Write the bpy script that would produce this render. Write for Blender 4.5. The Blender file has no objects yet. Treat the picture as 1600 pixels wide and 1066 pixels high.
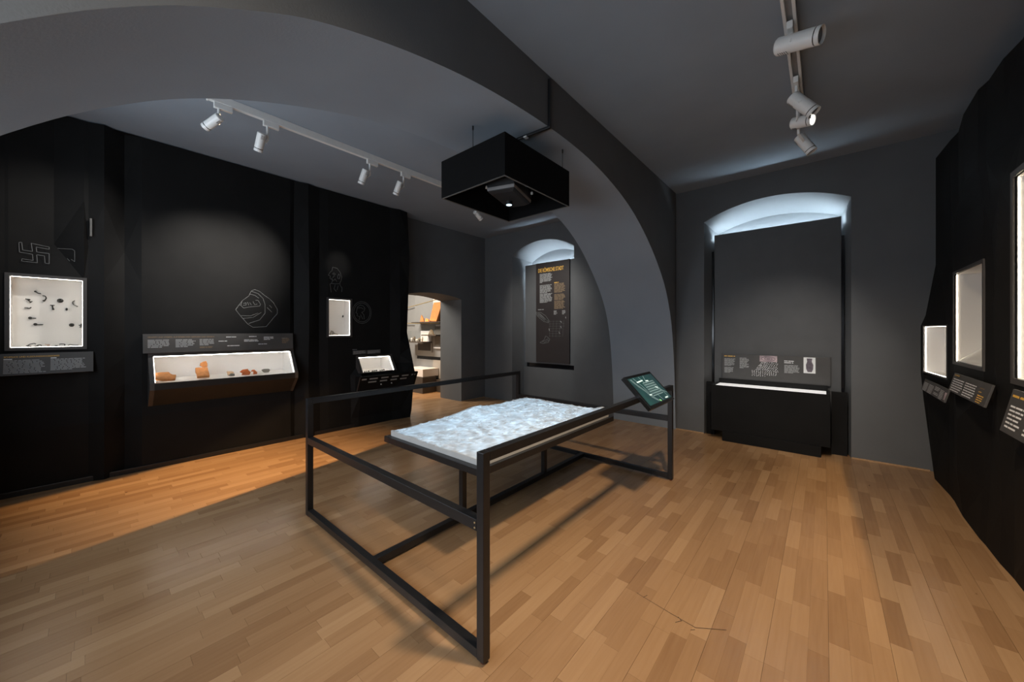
import bpy, bmesh, math, random
from mathutils import Vector, Matrix, noise
random.seed(4)
C = bpy.context.scene.collection
S = bpy.context.scene
PI = math.pi
R = math.radians
V = Vector

# ---------------------------------------------------------------- camera, world, exposure, big lights
cam_d = bpy.data.cameras.new('camera'); cam = bpy.data.objects.new('camera', cam_d); C.objects.link(cam)
cam.location = (0, 0, 1.45); cam.rotation_euler = (R(90), 0, R(40.642))
cam_d.sensor_width = 36; cam_d.lens = 567.9 / 1600 * 36; cam_d.shift_y = -(533 - 517.2) / 1600
cam_d.clip_start = 0.02
S.camera = cam
vs = S.view_settings
vs.view_transform = 'Standard'; vs.look = 'None'; vs.gamma = 1; vs.use_curve_mapping = False; vs.exposure = 0.0
w = bpy.data.worlds.new('world'); S.world = w; w.use_nodes = True
w.node_tree.nodes['Background'].inputs[0].default_value = (.5, .6, .75, 1)
w.node_tree.nodes['Background'].inputs[1].default_value = .02
S.cycles.max_bounces = 10; S.cycles.diffuse_bounces = 6; S.cycles.transparent_max_bounces = 12
S.cycles.sample_clamp_indirect = 4.0
S.cycles.caustics_reflective = False; S.cycles.caustics_refractive = False


def light(name, kind, loc, target, power, color, **kw):
    d = bpy.data.lights.new(name, kind); d.energy = power; d.color = color
    for k, v in kw.items(): setattr(d, k, v)
    o = bpy.data.objects.new(name, d); C.objects.link(o); o.location = loc
    o.rotation_euler = (V(target) - V(loc)).to_track_quat('-Z', 'Y').to_euler()
    return o


def framed(name, loc, target, power, color, angle, rect, soft, spin=0, pattern=False, radius=.02):
    """A framing spot or projector: its shutters cut the beam to a rectangle (rect = tangents x0, x1, y0, y1 in beam space)."""
    o = light(name, 'SPOT', loc, target, power, color, spot_size=R(angle), spot_blend=.05, shadow_soft_size=radius)
    zd = (V(loc) - V(target)).normalized(); xd = V((math.cos(R(spin)), math.sin(R(spin)), 0)); xd = (xd - zd * xd.dot(zd)).normalized(); yd = zd.cross(xd)
    q = Matrix((xd, yd, zd)).transposed().to_quaternion()
    o.rotation_euler = q.to_euler()
    d = o.data; d.use_nodes = True; nt = d.node_tree; N = nt.nodes; L = nt.links
    em = N['Emission']; tc = N.new('ShaderNodeTexCoord'); sp = N.new('ShaderNodeSeparateXYZ')
    L.new(tc.outputs['Normal'], sp.inputs[0])

    def mth(op, a, b=None, clamp=False):
        n = N.new('ShaderNodeMath'); n.operation = op; n.use_clamp = clamp
        for i, x in enumerate((a, b)):
            if x is None: continue
            if isinstance(x, (int, float)): n.inputs[i].default_value = x
            else: L.new(x, n.inputs[i])
        return n.outputs[0]
    az = mth('ABSOLUTE', sp.outputs[2])
    u = mth('DIVIDE', sp.outputs[0], az); v = mth('DIVIDE', sp.outputs[1], az)
    m = None
    for c, (lo, hi), (sl, sh) in ((u, rect[:2], soft[:2]), (v, rect[2:], soft[2:])):
        a = mth('DIVIDE', mth('SUBTRACT', c, lo), sl, True)
        b = mth('DIVIDE', mth('SUBTRACT', hi, c), sh, True)
        ab = mth('MULTIPLY', a, b)
        m = ab if m is None else mth('MULTIPLY', m, ab)
    if pattern:
        cx = N.new('ShaderNodeCombineXYZ'); L.new(u, cx.inputs[0]); L.new(v, cx.inputs[1])
        n1 = N.new('ShaderNodeTexNoise'); n1.inputs['Scale'].default_value = 34; n1.inputs['Detail'].default_value = 6
        n1.inputs['Roughness'].default_value = .68; n1.inputs['Distortion'].default_value = 1.2; L.new(cx.outputs[0], n1.inputs['Vector'])
        vo = N.new('ShaderNodeTexVoronoi'); vo.inputs['Scale'].default_value = 24; L.new(cx.outputs[0], vo.inputs['Vector'])
        vs_ = N.new('ShaderNodeSeparateColor'); L.new(vo.outputs['Color'], vs_.inputs[0])
        p = mth('ADD', mth('MULTIPLY', mth('SUBTRACT', n1.outputs[0], .5), 3.6), mth('ADD', mth('MULTIPLY', vs_.outputs[0], .50), .62))
        vd = N.new('ShaderNodeTexVoronoi'); vd.feature = 'DISTANCE_TO_EDGE'; vd.inputs['Scale'].default_value = 11; L.new(cx.outputs[0], vd.inputs['Vector'])
        road = mth('MULTIPLY', mth('LESS_THAN', vd.outputs['Distance'], .022), .8)
        vb = N.new('ShaderNodeTexVoronoi'); vb.inputs['Scale'].default_value = 90; L.new(cx.outputs[0], vb.inputs['Vector'])
        vbs = N.new('ShaderNodeSeparateColor'); L.new(vb.outputs['Color'], vbs.inputs[0])
        p = mth('ADD', mth('ADD', p, road), mth('MULTIPLY', mth('SUBTRACT', vbs.outputs[0], .5), .5))
        m = mth('MULTIPLY', m, mth('MAXIMUM', p, .22))
    L.new(m, em.inputs['Strength'])
    return o


COOL = (.80, .895, 1.0); WARM = (1, .78, .55); NEUT = (1, .93, .85)
# added cool fill behind the camera, no window there; lifts ceiling and arch
light('fill_rear', 'AREA', (-2.1, -.85, 2.0), (-1.9, 3, 2.35), 125, COOL, shape='RECTANGLE', size=4.2, size_y=1.8)
# added warm fill spots without lamp bodies, out of frame, brightening the floor
light('fill_spot_near', 'SPOT', (-.165, 1.6, 3.3), (.15, 2.5, 0), 330, WARM, spot_size=R(118), spot_blend=.8, shadow_soft_size=.1)
light('fill_spot_rear', 'SPOT', (-.165, .2, 3.3), (-1.6, .6, 0), 60, WARM, spot_size=R(120), spot_blend=.8, shadow_soft_size=.1)
# framing spots: the warm strip along the left wall, the warm stripe in front of the window niche
framed('framing_light_left', (-3.95, .75, 3.32), (-3.95, .75, 0), 900, (1, .60, .25), 150, (-.43, .0187, -.75, .75), (.03, .008, .3, .5), spin=12.2)
framed('framing_light_right', (-.165, 3.7, 3.25), (-.165, 3.7, 0), 150, (1, .72, .40), 130, (-.13, .117, -.55, .57), (.2, .012, .35, .10), spin=2)

# ---------------------------------------------------------------- materials
def mat(name, col, rough=.6, metal=0, spec=.5, var=0, scale=8, bump=0, bscale=60, emit=None, estr=0):
    m = bpy.data.materials.new(name); m.use_nodes = True; nt = m.node_tree; N = nt.nodes; L = nt.links
    b = N['Principled BSDF']; b.inputs['Roughness'].default_value = rough; b.inputs['Metallic'].default_value = metal
    b.inputs['Specular IOR Level'].default_value = spec
    b.inputs['Base Color'].default_value = (*col, 1)
    if emit: b.inputs['Emission Color'].default_value = (*emit, 1); b.inputs['Emission Strength'].default_value = estr
    tc = N.new('ShaderNodeTexCoord')
    if var:
        n = N.new('ShaderNodeTexNoise'); n.inputs['Scale'].default_value = scale; n.inputs['Detail'].default_value = 5
        L.new(tc.outputs['Object'], n.inputs['Vector'])
        r = N.new('ShaderNodeValToRGB'); e = r.color_ramp.elements
        e[0].position = .3; e[1].position = .7
        e[0].color = (*[c * (1 - var) for c in col], 1); e[1].color = (*[min(1, c * (1 + var)) for c in col], 1)
        L.new(n.outputs[0], r.inputs[0]); L.new(r.outputs[0], b.inputs['Base Color'])
    if bump:
        n = N.new('ShaderNodeTexNoise'); n.inputs['Scale'].default_value = bscale; n.inputs['Detail'].default_value = 3
        L.new(tc.outputs['Object'], n.inputs['Vector'])
        bp = N.new('ShaderNodeBump'); bp.inputs['Strength'].default_value = bump; bp.inputs['Distance'].default_value = .01
        L.new(n.outputs[0], bp.inputs['Height']); L.new(bp.outputs[0], b.inputs['Normal'])
    return m


M = {}
M['paint'] = mat('grey_wall_paint', (.118, .124, .129), .75, spec=.25, var=.05, scale=3, bump=.08, bscale=90)
M['ceil'] = mat('uplit_ceiling_paint', (.25, .287, .328), .8, spec=.2, var=.04, scale=2, bump=.06, bscale=80)  # lighter and bluer than the walls; cool uplight put into the colour
M['black_panel'] = mat('black_wall_panel', (.0085, .0085, .0085), .65, spec=.12, var=.15, scale=4, bump=.04, bscale=140)
M['panel_grey'] = mat('charcoal_panel', (.085, .087, .09), .6, spec=.35, var=.06, scale=5)
M['projector_grey'] = mat('projector_grey', (.022, .023, .025), .45, var=.1)
M['steel'] = mat('black_powder_coat', (.010, .0105, .012), .38, spec=.5, var=.1, scale=30, bump=.05, bscale=300)
M['box_black'] = mat('matt_black_board', (.003, .003, .0032), .8, spec=.12, var=.1, scale=20)
M['case_frame'] = mat('dark_case_frame', (.05, .046, .044), .5, spec=.4, var=.1, scale=12)
M['lip_dark'] = mat('dark_case_lip', (.012, .011, .0105), .6, spec=.3, var=.1, scale=12)
M['case_white'] = mat('white_case_lining', (.80, .77, .74), .7, spec=.3, var=.02, scale=5)
M['white_lamp'] = mat('white_lamp_enamel', (.74, .74, .72), .35, spec=.5, var=.03, scale=20)
M['vent_grey'] = mat('grey_vent', (.25, .25, .25), .6, var=.1)
M['lens_dark'] = mat('dark_lens', (.01, .01, .012), .12, spec=.6, var=.1)
M['board'] = mat('dark_label_board', (.055, .053, .051), .5, spec=.4, var=.08, scale=9)
M['edge_grey'] = mat('edge_glint_grey', (.10, .10, .095), .5, var=.1)
M['board_brown'] = mat('brown_black_poster', (.028, .023, .023), .5, spec=.4, var=.15, scale=2)
M['print_white'] = mat('white_print', (.72, .74, .74), .6, var=.03)
M['print_grey'] = mat('grey_print', (.30, .31, .31), .6, var=.05)
M['print_line'] = mat('pale_outline_print', (.15, .155, .155), .6, var=.25, scale=30)
M['print_line_dim'] = mat('dim_outline_print', (.12, .125, .125), .6, var=.25, scale=30)
M['print_gold'] = mat('gold_print', (.80, .47, .08), .55, var=.05)
M['print_tan'] = mat('tan_print', (.19, .135, .08), .6, var=.08, scale=40)
M['plaster'] = mat('white_plaster', (.50, .49, .47), .75, var=.05, scale=12, bump=.2, bscale=120)
M['relief_mottle'] = mat('relief_map_mottle', (.44, .45, .46), .75, var=.22, scale=17, bump=.3, bscale=160)  # mottle puts fine detail of the projected map into the surface colour
M['terracotta'] = mat('orange_terracotta', (.62, .24, .07), .8, var=.16, scale=25, bump=.35, bscale=90)
M['terra_red'] = mat('red_slip_ware', (.64, .16, .045), .35, var=.15, scale=30)
M['terra_pale'] = mat('pale_pottery', (.70, .45, .27), .8, var=.1, scale=30)
M['stone_grey'] = mat('grey_stoneware', (.19, .17, .14), .7, var=.25, scale=40, bump=.4, bscale=90)
M['bronze'] = mat('dark_bronze', (.03, .028, .024), .55, metal=.4, var=.3, scale=60)
M['bronze_rose'] = mat('rose_bronze', (.42, .30, .24), .6, var=.2, scale=60)
M['brass'] = mat('brass_rod', (.75, .58, .30), .35, metal=.6, var=.05)
M['rubber'] = mat('rust_brown_foot', (.20, .045, .015), .5, var=.3, scale=80)
M['next_wall'] = mat('light_grey_display_wall', (.34, .335, .32), .7, var=.05, scale=4)
M['dark_brown'] = mat('dark_brown_plinth', (.06, .05, .042), .6, var=.1)
M['rose_photo'] = mat('rose_grey_photo', (.42, .33, .35), .5, var=.45, scale=14)
M['vase_photo'] = mat('dark_vase_print', (.11, .09, .11), .5, var=.5, scale=18)
M['led_warm'] = mat('led_warm', (1, .95, .88), .5, emit=(1, .93, .84), estr=12)
M['led_edge'] = mat('led_edge', (1, .90, .75), .5, emit=(1, .88, .70), estr=20)
M['led_cool'] = mat('led_cool', (.8, .9, 1), .5, emit=(.70, .87, 1), estr=90)
M['case_glow'] = mat('backlit_diffuser', (.8, .78, .76), .6, emit=(1, .95, .92), estr=.85)
M['lamp_glow'] = mat('lamp_glow', (1, 1, 1), .5, emit=(1, .98, .94), estr=2.5)
M['lens_glow'] = mat('projector_lens_glow', (.6, .85, 1), .2, emit=(.62, .87, 1), estr=2.2)
M['screen_bezel'] = mat('glossy_black_bezel', (.008, .009, .010), .18, spec=.5, var=.1)


def screen_mat():
    m = mat('map_screen', (.01, .03, .03), .25); nt = m.node_tree; N = nt.nodes; L = nt.links; b = N['Principled BSDF']
    tc = N.new('ShaderNodeTexCoord'); n = N.new('ShaderNodeTexNoise'); n.inputs['Scale'].default_value = 5; L.new(tc.outputs['Object'], n.inputs['Vector'])
    r = N.new('ShaderNodeValToRGB'); e = r.color_ramp.elements; e[0].position = .35; e[1].position = .65
    e[0].color = (.018, .042, .050, 1); e[1].color = (.020, .075, .068, 1); L.new(n.outputs[0], r.inputs[0])
    L.new(r.outputs[0], b.inputs['Emission Color']); b.inputs['Emission Strength'].default_value = .8
    return m


M['screen'] = screen_mat()
M['map_line'] = mat('map_lines', (.2, .3, .3), .5, emit=(.45, .60, .60), estr=.5)
M['map_bright'] = mat('map_bright', (.4, .5, .5), .5, emit=(.75, .9, .85), estr=.8)
M['map_green'] = mat('map_green', (.2, .5, .2), .5, emit=(.35, .9, .25), estr=.8)


def glass_mat():
    m = bpy.data.materials.new('clear_glass'); m.use_nodes = True; nt = m.node_tree; N = nt.nodes; L = nt.links
    N.remove(N['Principled BSDF']); out = N['Material Output']
    t = N.new('ShaderNodeBsdfTransparent'); t.inputs[0].default_value = (.97, .98, .98, 1)
    g = N.new('ShaderNodeBsdfGlossy'); g.inputs['Roughness'].default_value = .02
    lw = N.new('ShaderNodeLayerWeight'); lw.inputs[0].default_value = .5
    p = N.new('ShaderNodeMath'); p.operation = 'POWER'; p.inputs[1].default_value = 5; L.new(lw.outputs['Facing'], p.inputs[0])
    f = N.new('ShaderNodeMath'); f.operation = 'MULTIPLY_ADD'; f.inputs[1].default_value = .25; f.inputs[2].default_value = .004; L.new(p.outputs[0], f.inputs[0])
    x = N.new('ShaderNodeMixShader'); L.new(f.outputs[0], x.inputs[0]); L.new(t.outputs[0], x.inputs[1]); L.new(g.outputs[0], x.inputs[2])
    L.new(x.outputs[0], out.inputs[0]); return m


M['glass'] = glass_mat()


def wood_mat():
    m = bpy.data.materials.new('beech_parquet'); m.use_nodes = True; nt = m.node_tree; N = nt.nodes; L = nt.links
    b = N['Principled BSDF']; b.inputs['Specular IOR Level'].default_value = .95
    ge = N.new('ShaderNodeNewGeometry'); at = N.new('ShaderNodeAttribute'); at.attribute_name = 'tone'
    mp = N.new('ShaderNodeMapping'); mp.inputs['Scale'].default_value = (60, 3.2, 1); L.new(ge.outputs['Position'], mp.inputs[0])
    gr = N.new('ShaderNodeTexNoise'); gr.inputs['Scale'].default_value = 1; gr.inputs['Detail'].default_value = 6; L.new(mp.outputs[0], gr.inputs['Vector'])
    oi = N.new('ShaderNodeObjectInfo')
    a = N.new('ShaderNodeMath'); a.operation = 'MULTIPLY_ADD'; a.inputs[1].default_value = .30; L.new(gr.outputs[0], a.inputs[0]); L.new(at.outputs['Fac'], a.inputs[2])
    r = N.new('ShaderNodeValToRGB'); e = r.color_ramp.elements
    e[0].position = .05; e[0].color = (.25, .132, .060, 1); e[1].position = .95; e[1].color = (.54, .345, .185, 1)
    k = e.new(.5); k.color = (.40, .236, .118, 1)
    L.new(a.outputs[0], r.inputs[0])
    # stains: scratches and small dark knots
    mp2 = N.new('ShaderNodeMapping'); mp2.inputs['Scale'].default_value = (3.2, 1.5, 1); L.new(ge.outputs['Position'], mp2.inputs[0])
    st = N.new('ShaderNodeTexVoronoi'); st.inputs['Scale'].default_value = 1.3; L.new(mp2.outputs[0], st.inputs['Vector'])
    sr = N.new('ShaderNodeValToRGB'); s = sr.color_ramp.elements; s[0].position = .010; s[0].color = (.30, .2, .14, 1); s[1].position = .028; s[1].color = (1, 1, 1, 1)
    L.new(st.outputs['Distance'], sr.inputs[0])
    mx = N.new('ShaderNodeMix'); mx.data_type = 'RGBA'; mx.blend_type = 'MULTIPLY'; mx.inputs[0].default_value = 1
    L.new(r.outputs[0], mx.inputs[6]); L.new(sr.outputs[0], mx.inputs[7]); L.new(mx.outputs[2], b.inputs['Base Color'])
    b.inputs['Roughness'].default_value = .25
    bp = N.new('ShaderNodeBump'); bp.inputs['Strength'].default_value = .06; bp.inputs['Distance'].default_value = .004; L.new(gr.outputs[0], bp.inputs['Height']); L.new(bp.outputs[0], b.inputs['Normal'])
    return m


M['wood'] = wood_mat()
M['wood_trim'] = mat('beech_trim', (.44, .27, .14), .45, var=.12, scale=20)
M['joint'] = mat('dark_floor_joint', (.06, .035, .018), .9, var=.2)

# ---------------------------------------------------------------- helpers
class MB:
    def __init__(s): s.v = []; s.f = []
    def add(s, vs, fs):
        o = len(s.v); s.v += [tuple(x) for x in vs]; s.f += [tuple(i + o for i in f) for f in fs]; return s
    def box(s, a, b):
        x0, y0, z0 = a; x1, y1, z1 = b
        return s.add([(x0, y0, z0), (x1, y0, z0), (x1, y1, z0), (x0, y1, z0), (x0, y0, z1), (x1, y0, z1), (x1, y1, z1), (x0, y1, z1)],
                     [(3, 2, 1, 0), (4, 5, 6, 7), (0, 1, 5, 4), (1, 2, 6, 5), (2, 3, 7, 6), (3, 0, 4, 7)])
    def hexa(s, bot, top):
        n = len(bot)
        return s.add(list(bot) + list(top), [tuple(reversed(range(n))), tuple(range(n, 2 * n))] + [(i, (i + 1) % n, n + (i + 1) % n, n + i) for i in range(n)])
    def quad(s, *p): return s.add(p, [tuple(range(len(p)))])
    def cyl(s, a, b, r0, r1=None, n=16, caps=True):
        r1 = r0 if r1 is None else r1
        a, b = V(a), V(b); d = (b - a).normalized(); u = d.orthogonal().normalized(); w_ = d.cross(u)
        ring = lambda c, r: [c + (u * math.cos(2 * PI * i / n) + w_ * math.sin(2 * PI * i / n)) * r for i in range(n)]
        f = [(i, (i + 1) % n, n + (i + 1) % n, n + i) for i in range(n)]
        if caps: f += [tuple(reversed(range(n))), tuple(range(n, 2 * n))]
        return s.add(ring(a, r0) + ring(b, r1), f)
    def bar(s, a, b, wd, ht, up=(0, 0, 1)):
        a, b = V(a), V(b); d = (b - a).normalized(); sd = d.cross(V(up)).normalized() * wd / 2; u = sd.cross(d).normalized() * ht / 2
        return s.hexa([a - sd - u, a + sd - u, a + sd + u, a - sd + u], [b - sd - u, b + sd - u, b + sd + u, b - sd + u])
    def tube(s, pts, r, n=6):
        for p, q_ in zip(pts, pts[1:]): s.cyl(p, q_, r, n=n)
        return s
    def build(s, name, m, parent=None, bevel=0, smooth=False, kind=None, label=None):
        me = bpy.data.meshes.new(name); me.from_pydata(s.v, [], s.f); me.update()
        me.materials.append(M[m] if isinstance(m, str) else m)
        if smooth:
            for p in me.polygons: p.use_smooth = True
        o = bpy.data.objects.new(name, me); C.objects.link(o)
        if parent: adopt(o, parent)
        if bevel:
            b = o.modifiers.new('bevel', 'BEVEL'); b.width = bevel; b.segments = 2; b.limit_method = 'ANGLE'
        if smooth:
            try: me.set_sharp_from_angle(angle=R(35))
            except Exception: pass
        if kind: o['kind'] = kind
        if label: o['label'] = label
        return o


def wpos(o):
    p = V(o.location)
    while o.parent: o = o.parent; p = p + o.location
    return p


def adopt(o, parent):
    o.parent = parent; o.location = V(o.location) - wpos(parent)


def thing(name, label, cat, loc=(0, 0, 0), group=None):
    o = bpy.data.objects.new(name, None); C.objects.link(o); o.location = loc; o.empty_display_size = .1
    o['label'] = label; o['category'] = cat
    if group: o['group'] = group
    return o


def tag(o, label, cat, group=None):
    o['label'] = label; o['category'] = cat
    if group: o['group'] = group
    return o


class Plane:
    """A flat surface: origin, a unit along the line of writing, a unit down the page, outward normal."""
    def __init__(s, o, u, v): s.o = V(o); s.u = V(u); s.v = V(v); s.n = s.v.normalized().cross(s.u.normalized())
    def __call__(s, a, b, c=0): return s.o + s.u * a + s.v * b + s.n * c


def words(pl, a0, a1, b0, lines, pitch, m, parent, name='text_lines', seed=0, height=.55, letters=False, ragged=.15, last=.6, c=.0016):
    """Printed text too small to read: rows of word-length strokes. Units are metres on the plane."""
    rnd = random.Random(seed); mb = MB()
    for i in range(lines):
        b = b0 + i * pitch; end = a1 - (a1 - a0) * ragged * rnd.random()
        if i == lines - 1 and lines > 2: end = a0 + (a1 - a0) * last
        a = a0; h = pitch * height
        while a < end - pitch * .5:
            wl = min(end - a, pitch * rnd.uniform(1.2, 4.2))
            if letters:
                x = a
                while x < a + wl - h * .3:
                    lw = h * rnd.uniform(.4, .62)
                    mb.quad(pl(x, b + h, c), pl(min(x + lw, a + wl), b + h, c), pl(min(x + lw, a + wl), b, c), pl(x, b, c)); x += lw + h * .16
            else: mb.quad(pl(a, b + h, c), pl(a + wl, b + h, c), pl(a + wl, b, c), pl(a, b, c))
            a += wl + pitch * .35
    return mb.build(name, m, parent)


def lettering(pl, text, a, b, size, m, parent, xs=1, bold=0, width=None, name='lettering', c=.002):
    cu = bpy.data.curves.new(name, 'FONT'); cu.body = text; cu.size = size; cu.offset = bold; cu.fill_mode = 'FRONT'
    tmp = bpy.data.objects.new('tmp', cu); C.objects.link(tmp)
    bpy.context.view_layer.update()
    me = bpy.data.meshes.new_from_object(tmp.evaluated_get(bpy.context.evaluated_depsgraph_get()))
    bpy.data.objects.remove(tmp); bpy.data.curves.remove(cu)
    if width and len(me.vertices):
        mx = max(v.co.x for v in me.vertices); xs = width / mx
    for v in me.vertices: v.co = pl(a + v.co.x * xs, b - v.co.y, c)
    me.materials.clear(); me.materials.append(M[m]); me.name = name
    o = bpy.data.objects.new(name, me); C.objects.link(o); adopt(o, parent); return o


def strokes(pl, lines, wd, m, parent, name='outline_drawing', c=.003, close=False):
    mb = MB()
    for ln in lines:
        for (a0, b0), (a1, b1) in zip(ln, ln[1:]):
            d = V((a1 - a0, b1 - b0)); L_ = d.length
            if L_ < 1e-6: continue
            d /= L_; n = V((-d.y, d.x)) * wd / 2; e = d * wd * .3
            p = [(a0 - n.x - e.x, b0 - n.y - e.y), (a1 - n.x + e.x, b1 - n.y + e.y), (a1 + n.x + e.x, b1 + n.y + e.y), (a0 + n.x - e.x, b0 + n.y - e.y)]
            mb.quad(*[pl(x, y, c) for x, y in reversed(p)])
    return mb.build(name, m, parent)


def box_lining(mb, f, d, side_out=0):
    """open box behind a four-cornered opening f (TL, TR, BR, BL seen from the room), back corners d"""
    mb.quad(*d)
    for i in range(4): mb.quad(f[i], f[(i + 1) % 4], d[(i + 1) % 4], d[i])
    return mb

# ---------------------------------------------------------------- setting
XA, YB, XC, XN, XF, ZC = -5.387, 5.668, .843, -1.657, -2.63, 3.476
XL, YR, XR = -5.65, -.95, 1.40

# ---- floor: a dark base, every strip of the parquet a piece
fl = MB().box((-9.6, YR - .1, -.06), (XR, 6.3, -.006)).build('floor', 'joint', kind='structure')
def strip_mesh(x0, x1, y0, y1, z):
    return ([(x0, y0, -.006), (x1, y0, -.006), (x1, y1, -.006), (x0, y1, -.006), (x0, y0, z), (x1, y0, z), (x1, y1, z), (x0, y1, z)],
            [(4, 5, 6, 7), (0, 1, 5, 4), (1, 2, 6, 5), (2, 3, 7, 6), (3, 0, 4, 7)])
strips = []
SW = .0715
rnd = random.Random(11)
ct, sn = math.cos(R(40.642)), math.sin(R(40.642))
row = 0; x = -9.5
while x < XR - .02:
    y = YR - .05 - rnd.random() * .4
    while y < 6.25:
        ln = rnd.choice((.26, .32, .38, .44, .50)); y1 = y + ln
        ys, ye = max(y, YR - .05), min(y1, 6.25)
        if ye - ys > .03:
            cx, cy = x + SW / 2, (ys + ye) / 2
            if not ((cx < XL - .3 and cy < 2.0)):
                lat = cx * ct + cy * sn; dep = -cx * sn + cy * ct
                vis = dep > .3 and abs(lat / dep) < 1.43 and 1.45 / dep * 568 < 555 and XA - .1 < cx < XC + .02 and cy < YB + .4
                strips.append(((ye - ys) / dep ** 3 if vis else 0, x, ys, ye, min(7, max(0, int(rnd.gauss(3.6, 1.7)))), ln if ye - ys == ln else 0))
        y = y1 + .0007
    row += 1
    x += SW + (.0012 if row % 3 == 0 else .0003)
strips.sort(key=lambda s: -s[0])
cache = {}
def set_tone(me, vals):
    a = me.attributes.new('tone', 'FLOAT', 'FACE'); a.data.foreach_set('value', vals)
for i, (sc, x, ys, ye, tone, ln) in enumerate(strips[:298]):
    key = (ye - ys if not ln else ln, tone)
    me = cache.get(key)
    if me is None:
        v, f = strip_mesh(0, SW, 0, ye - ys, 0); me = bpy.data.meshes.new('floor_strip'); me.from_pydata(v, [], f)
        set_tone(me, [tone / 7 * .46 + .10] * len(f)); me.materials.append(M['wood']); cache[key] = me
    o = bpy.data.objects.new('floor_strip', me); C.objects.link(o); o.location = (x, ys, 0); o.parent = fl
vv, ff, tt = [], [], []
for sc, x, ys, ye, tone, ln in strips[298:]:
    v, f = strip_mesh(x, x + SW, ys, ye, 0); o_ = len(vv); vv += v; ff += [tuple(k + o_ for k in q) for q in f]; tt += [tone / 7 * .46 + .10] * len(f)
me = bpy.data.meshes.new('floor_strips'); me.from_pydata(vv, [], ff); set_tone(me, tt); me.materials.append(M['wood'])
o = bpy.data.objects.new('floor_strips', me); C.objects.link(o); o.parent = fl; o['kind'] = 'stuff'
# dark scratches on the parquet in front of the window niche
fp = Plane((0, 0, 0), (1, 0, 0), (0, -1, 0))
strokes(fp, [[(-.785, -1.974), (-.60, -1.945), (-.476, -1.93), (-.359, -2.012)], [(-.745, -1.965), (-.735, -1.995)], [(-.56, -1.90), (-.54, -1.93), (-.56, -1.945)], [(-.49, -1.90), (-.475, -1.915)]], .003, 'joint', fl, 'scratch', c=.0009)

# ---- ceiling, outer walls
MB().box((XL - .7, YR - .1, ZC), (XR + .1, 6.35, ZC + .1)).build('ceiling', 'ceil', kind='structure')
MB().box((XL, YR - .1, 0), (XR + .1, YR, ZC)).build('wall_rear', 'paint', kind='structure')
MB().box((XR, YR, 0), (XR + .1, 6.3, ZC)).build('wall_right_outer', 'paint', kind='structure')


def arched_wall(mb, spans, a0, a1, H, P):
    """front face of a wall with arched openings; spans = (lo, hi, [(a, z)...]) sorted; P(a, z) -> point"""
    a = a0
    for lo, hi, arc in spans:
        mb.quad(P(a, 0), P(lo, 0), P(lo, H), P(a, H))
        for (p, zp), (q_, zq) in zip(arc, arc[1:]): mb.quad(P(p, zp), P(q_, zq), P(q_, H), P(p, H))
        a = hi
    mb.quad(P(a, 0), P(a1, 0), P(a1, H), P(a, H))


def arc_pts(lo, hi, zs, rise, n=20):
    c = (lo + hi) / 2; hw = (hi - lo) / 2; r = (hw * hw + rise * rise) / (2 * rise)
    return [(lo + (hi - lo) * i / n, zs + math.sqrt(max(0, r * r - (lo + (hi - lo) * i / n - c) ** 2)) - (r - rise)) for i in range(n + 1)]


wb = MB()
NICHES = []
for lo, hi, zs, rise, ilo, ihi, izs, irise, yb in ((-4.86, -3.40, 2.985, .215, -4.68, -3.43, 2.89, .19, 6.12), (-1.287, .236, 2.985, .185, -1.20, .165, 2.885, .15, 6.12)):
    fa = arc_pts(lo, hi, zs, rise); ba = arc_pts(ilo, ihi, izs, irise); NICHES.append((lo, hi, fa))
    for i in range(20): wb.quad((fa[i][0], YB, fa[i][1]), (ba[i][0], yb, ba[i][1]), (ba[i + 1][0], yb, ba[i + 1][1]), (fa[i + 1][0], YB, fa[i + 1][1]))
    wb.quad((lo, YB, 0), (ilo, yb, 0), (ilo, yb, izs), (lo, YB, zs)); wb.quad((hi, YB, 0), (hi, YB, zs), (ihi, yb, izs), (ihi, yb, 0))
    for i in range(20): wb.quad((ba[i][0], yb, 0), (ba[i + 1][0], yb, 0), (ba[i + 1][0], yb, ba[i + 1][1]), (ba[i][0], yb, ba[i][1]))
arched_wall(wb, NICHES, XL - .68, XR, ZC, lambda a, z: (a, YB, z))
wb.build('wall_back', 'paint', kind='structure')

# left outer wall with the doorway and its deep reveal
wl = MB(); d0, d1, xo = 3.62, 4.985, -6.33
fa = arc_pts(d0, d1, 2.095, .08, 12)
arched_wall(wl, [(d0, d1, fa)], YR, YB, ZC, lambda a, z: (XL, a, z))
arched_wall(wl, [(d0, d1, fa)], 1.9, 6.2, ZC, lambda a, z: (xo, a, z))
for i in range(12): wl.quad((XL, *fa[i]), (xo, *fa[i]), (xo, *fa[i + 1]), (XL, *fa[i + 1]))
for d in (d0, d1): wl.quad((XL, d, 0), (xo, d, 0), (xo, d, 2.095), (XL, d, 2.095))
wl.build('wall_left_outer', 'paint', kind='structure')

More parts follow.
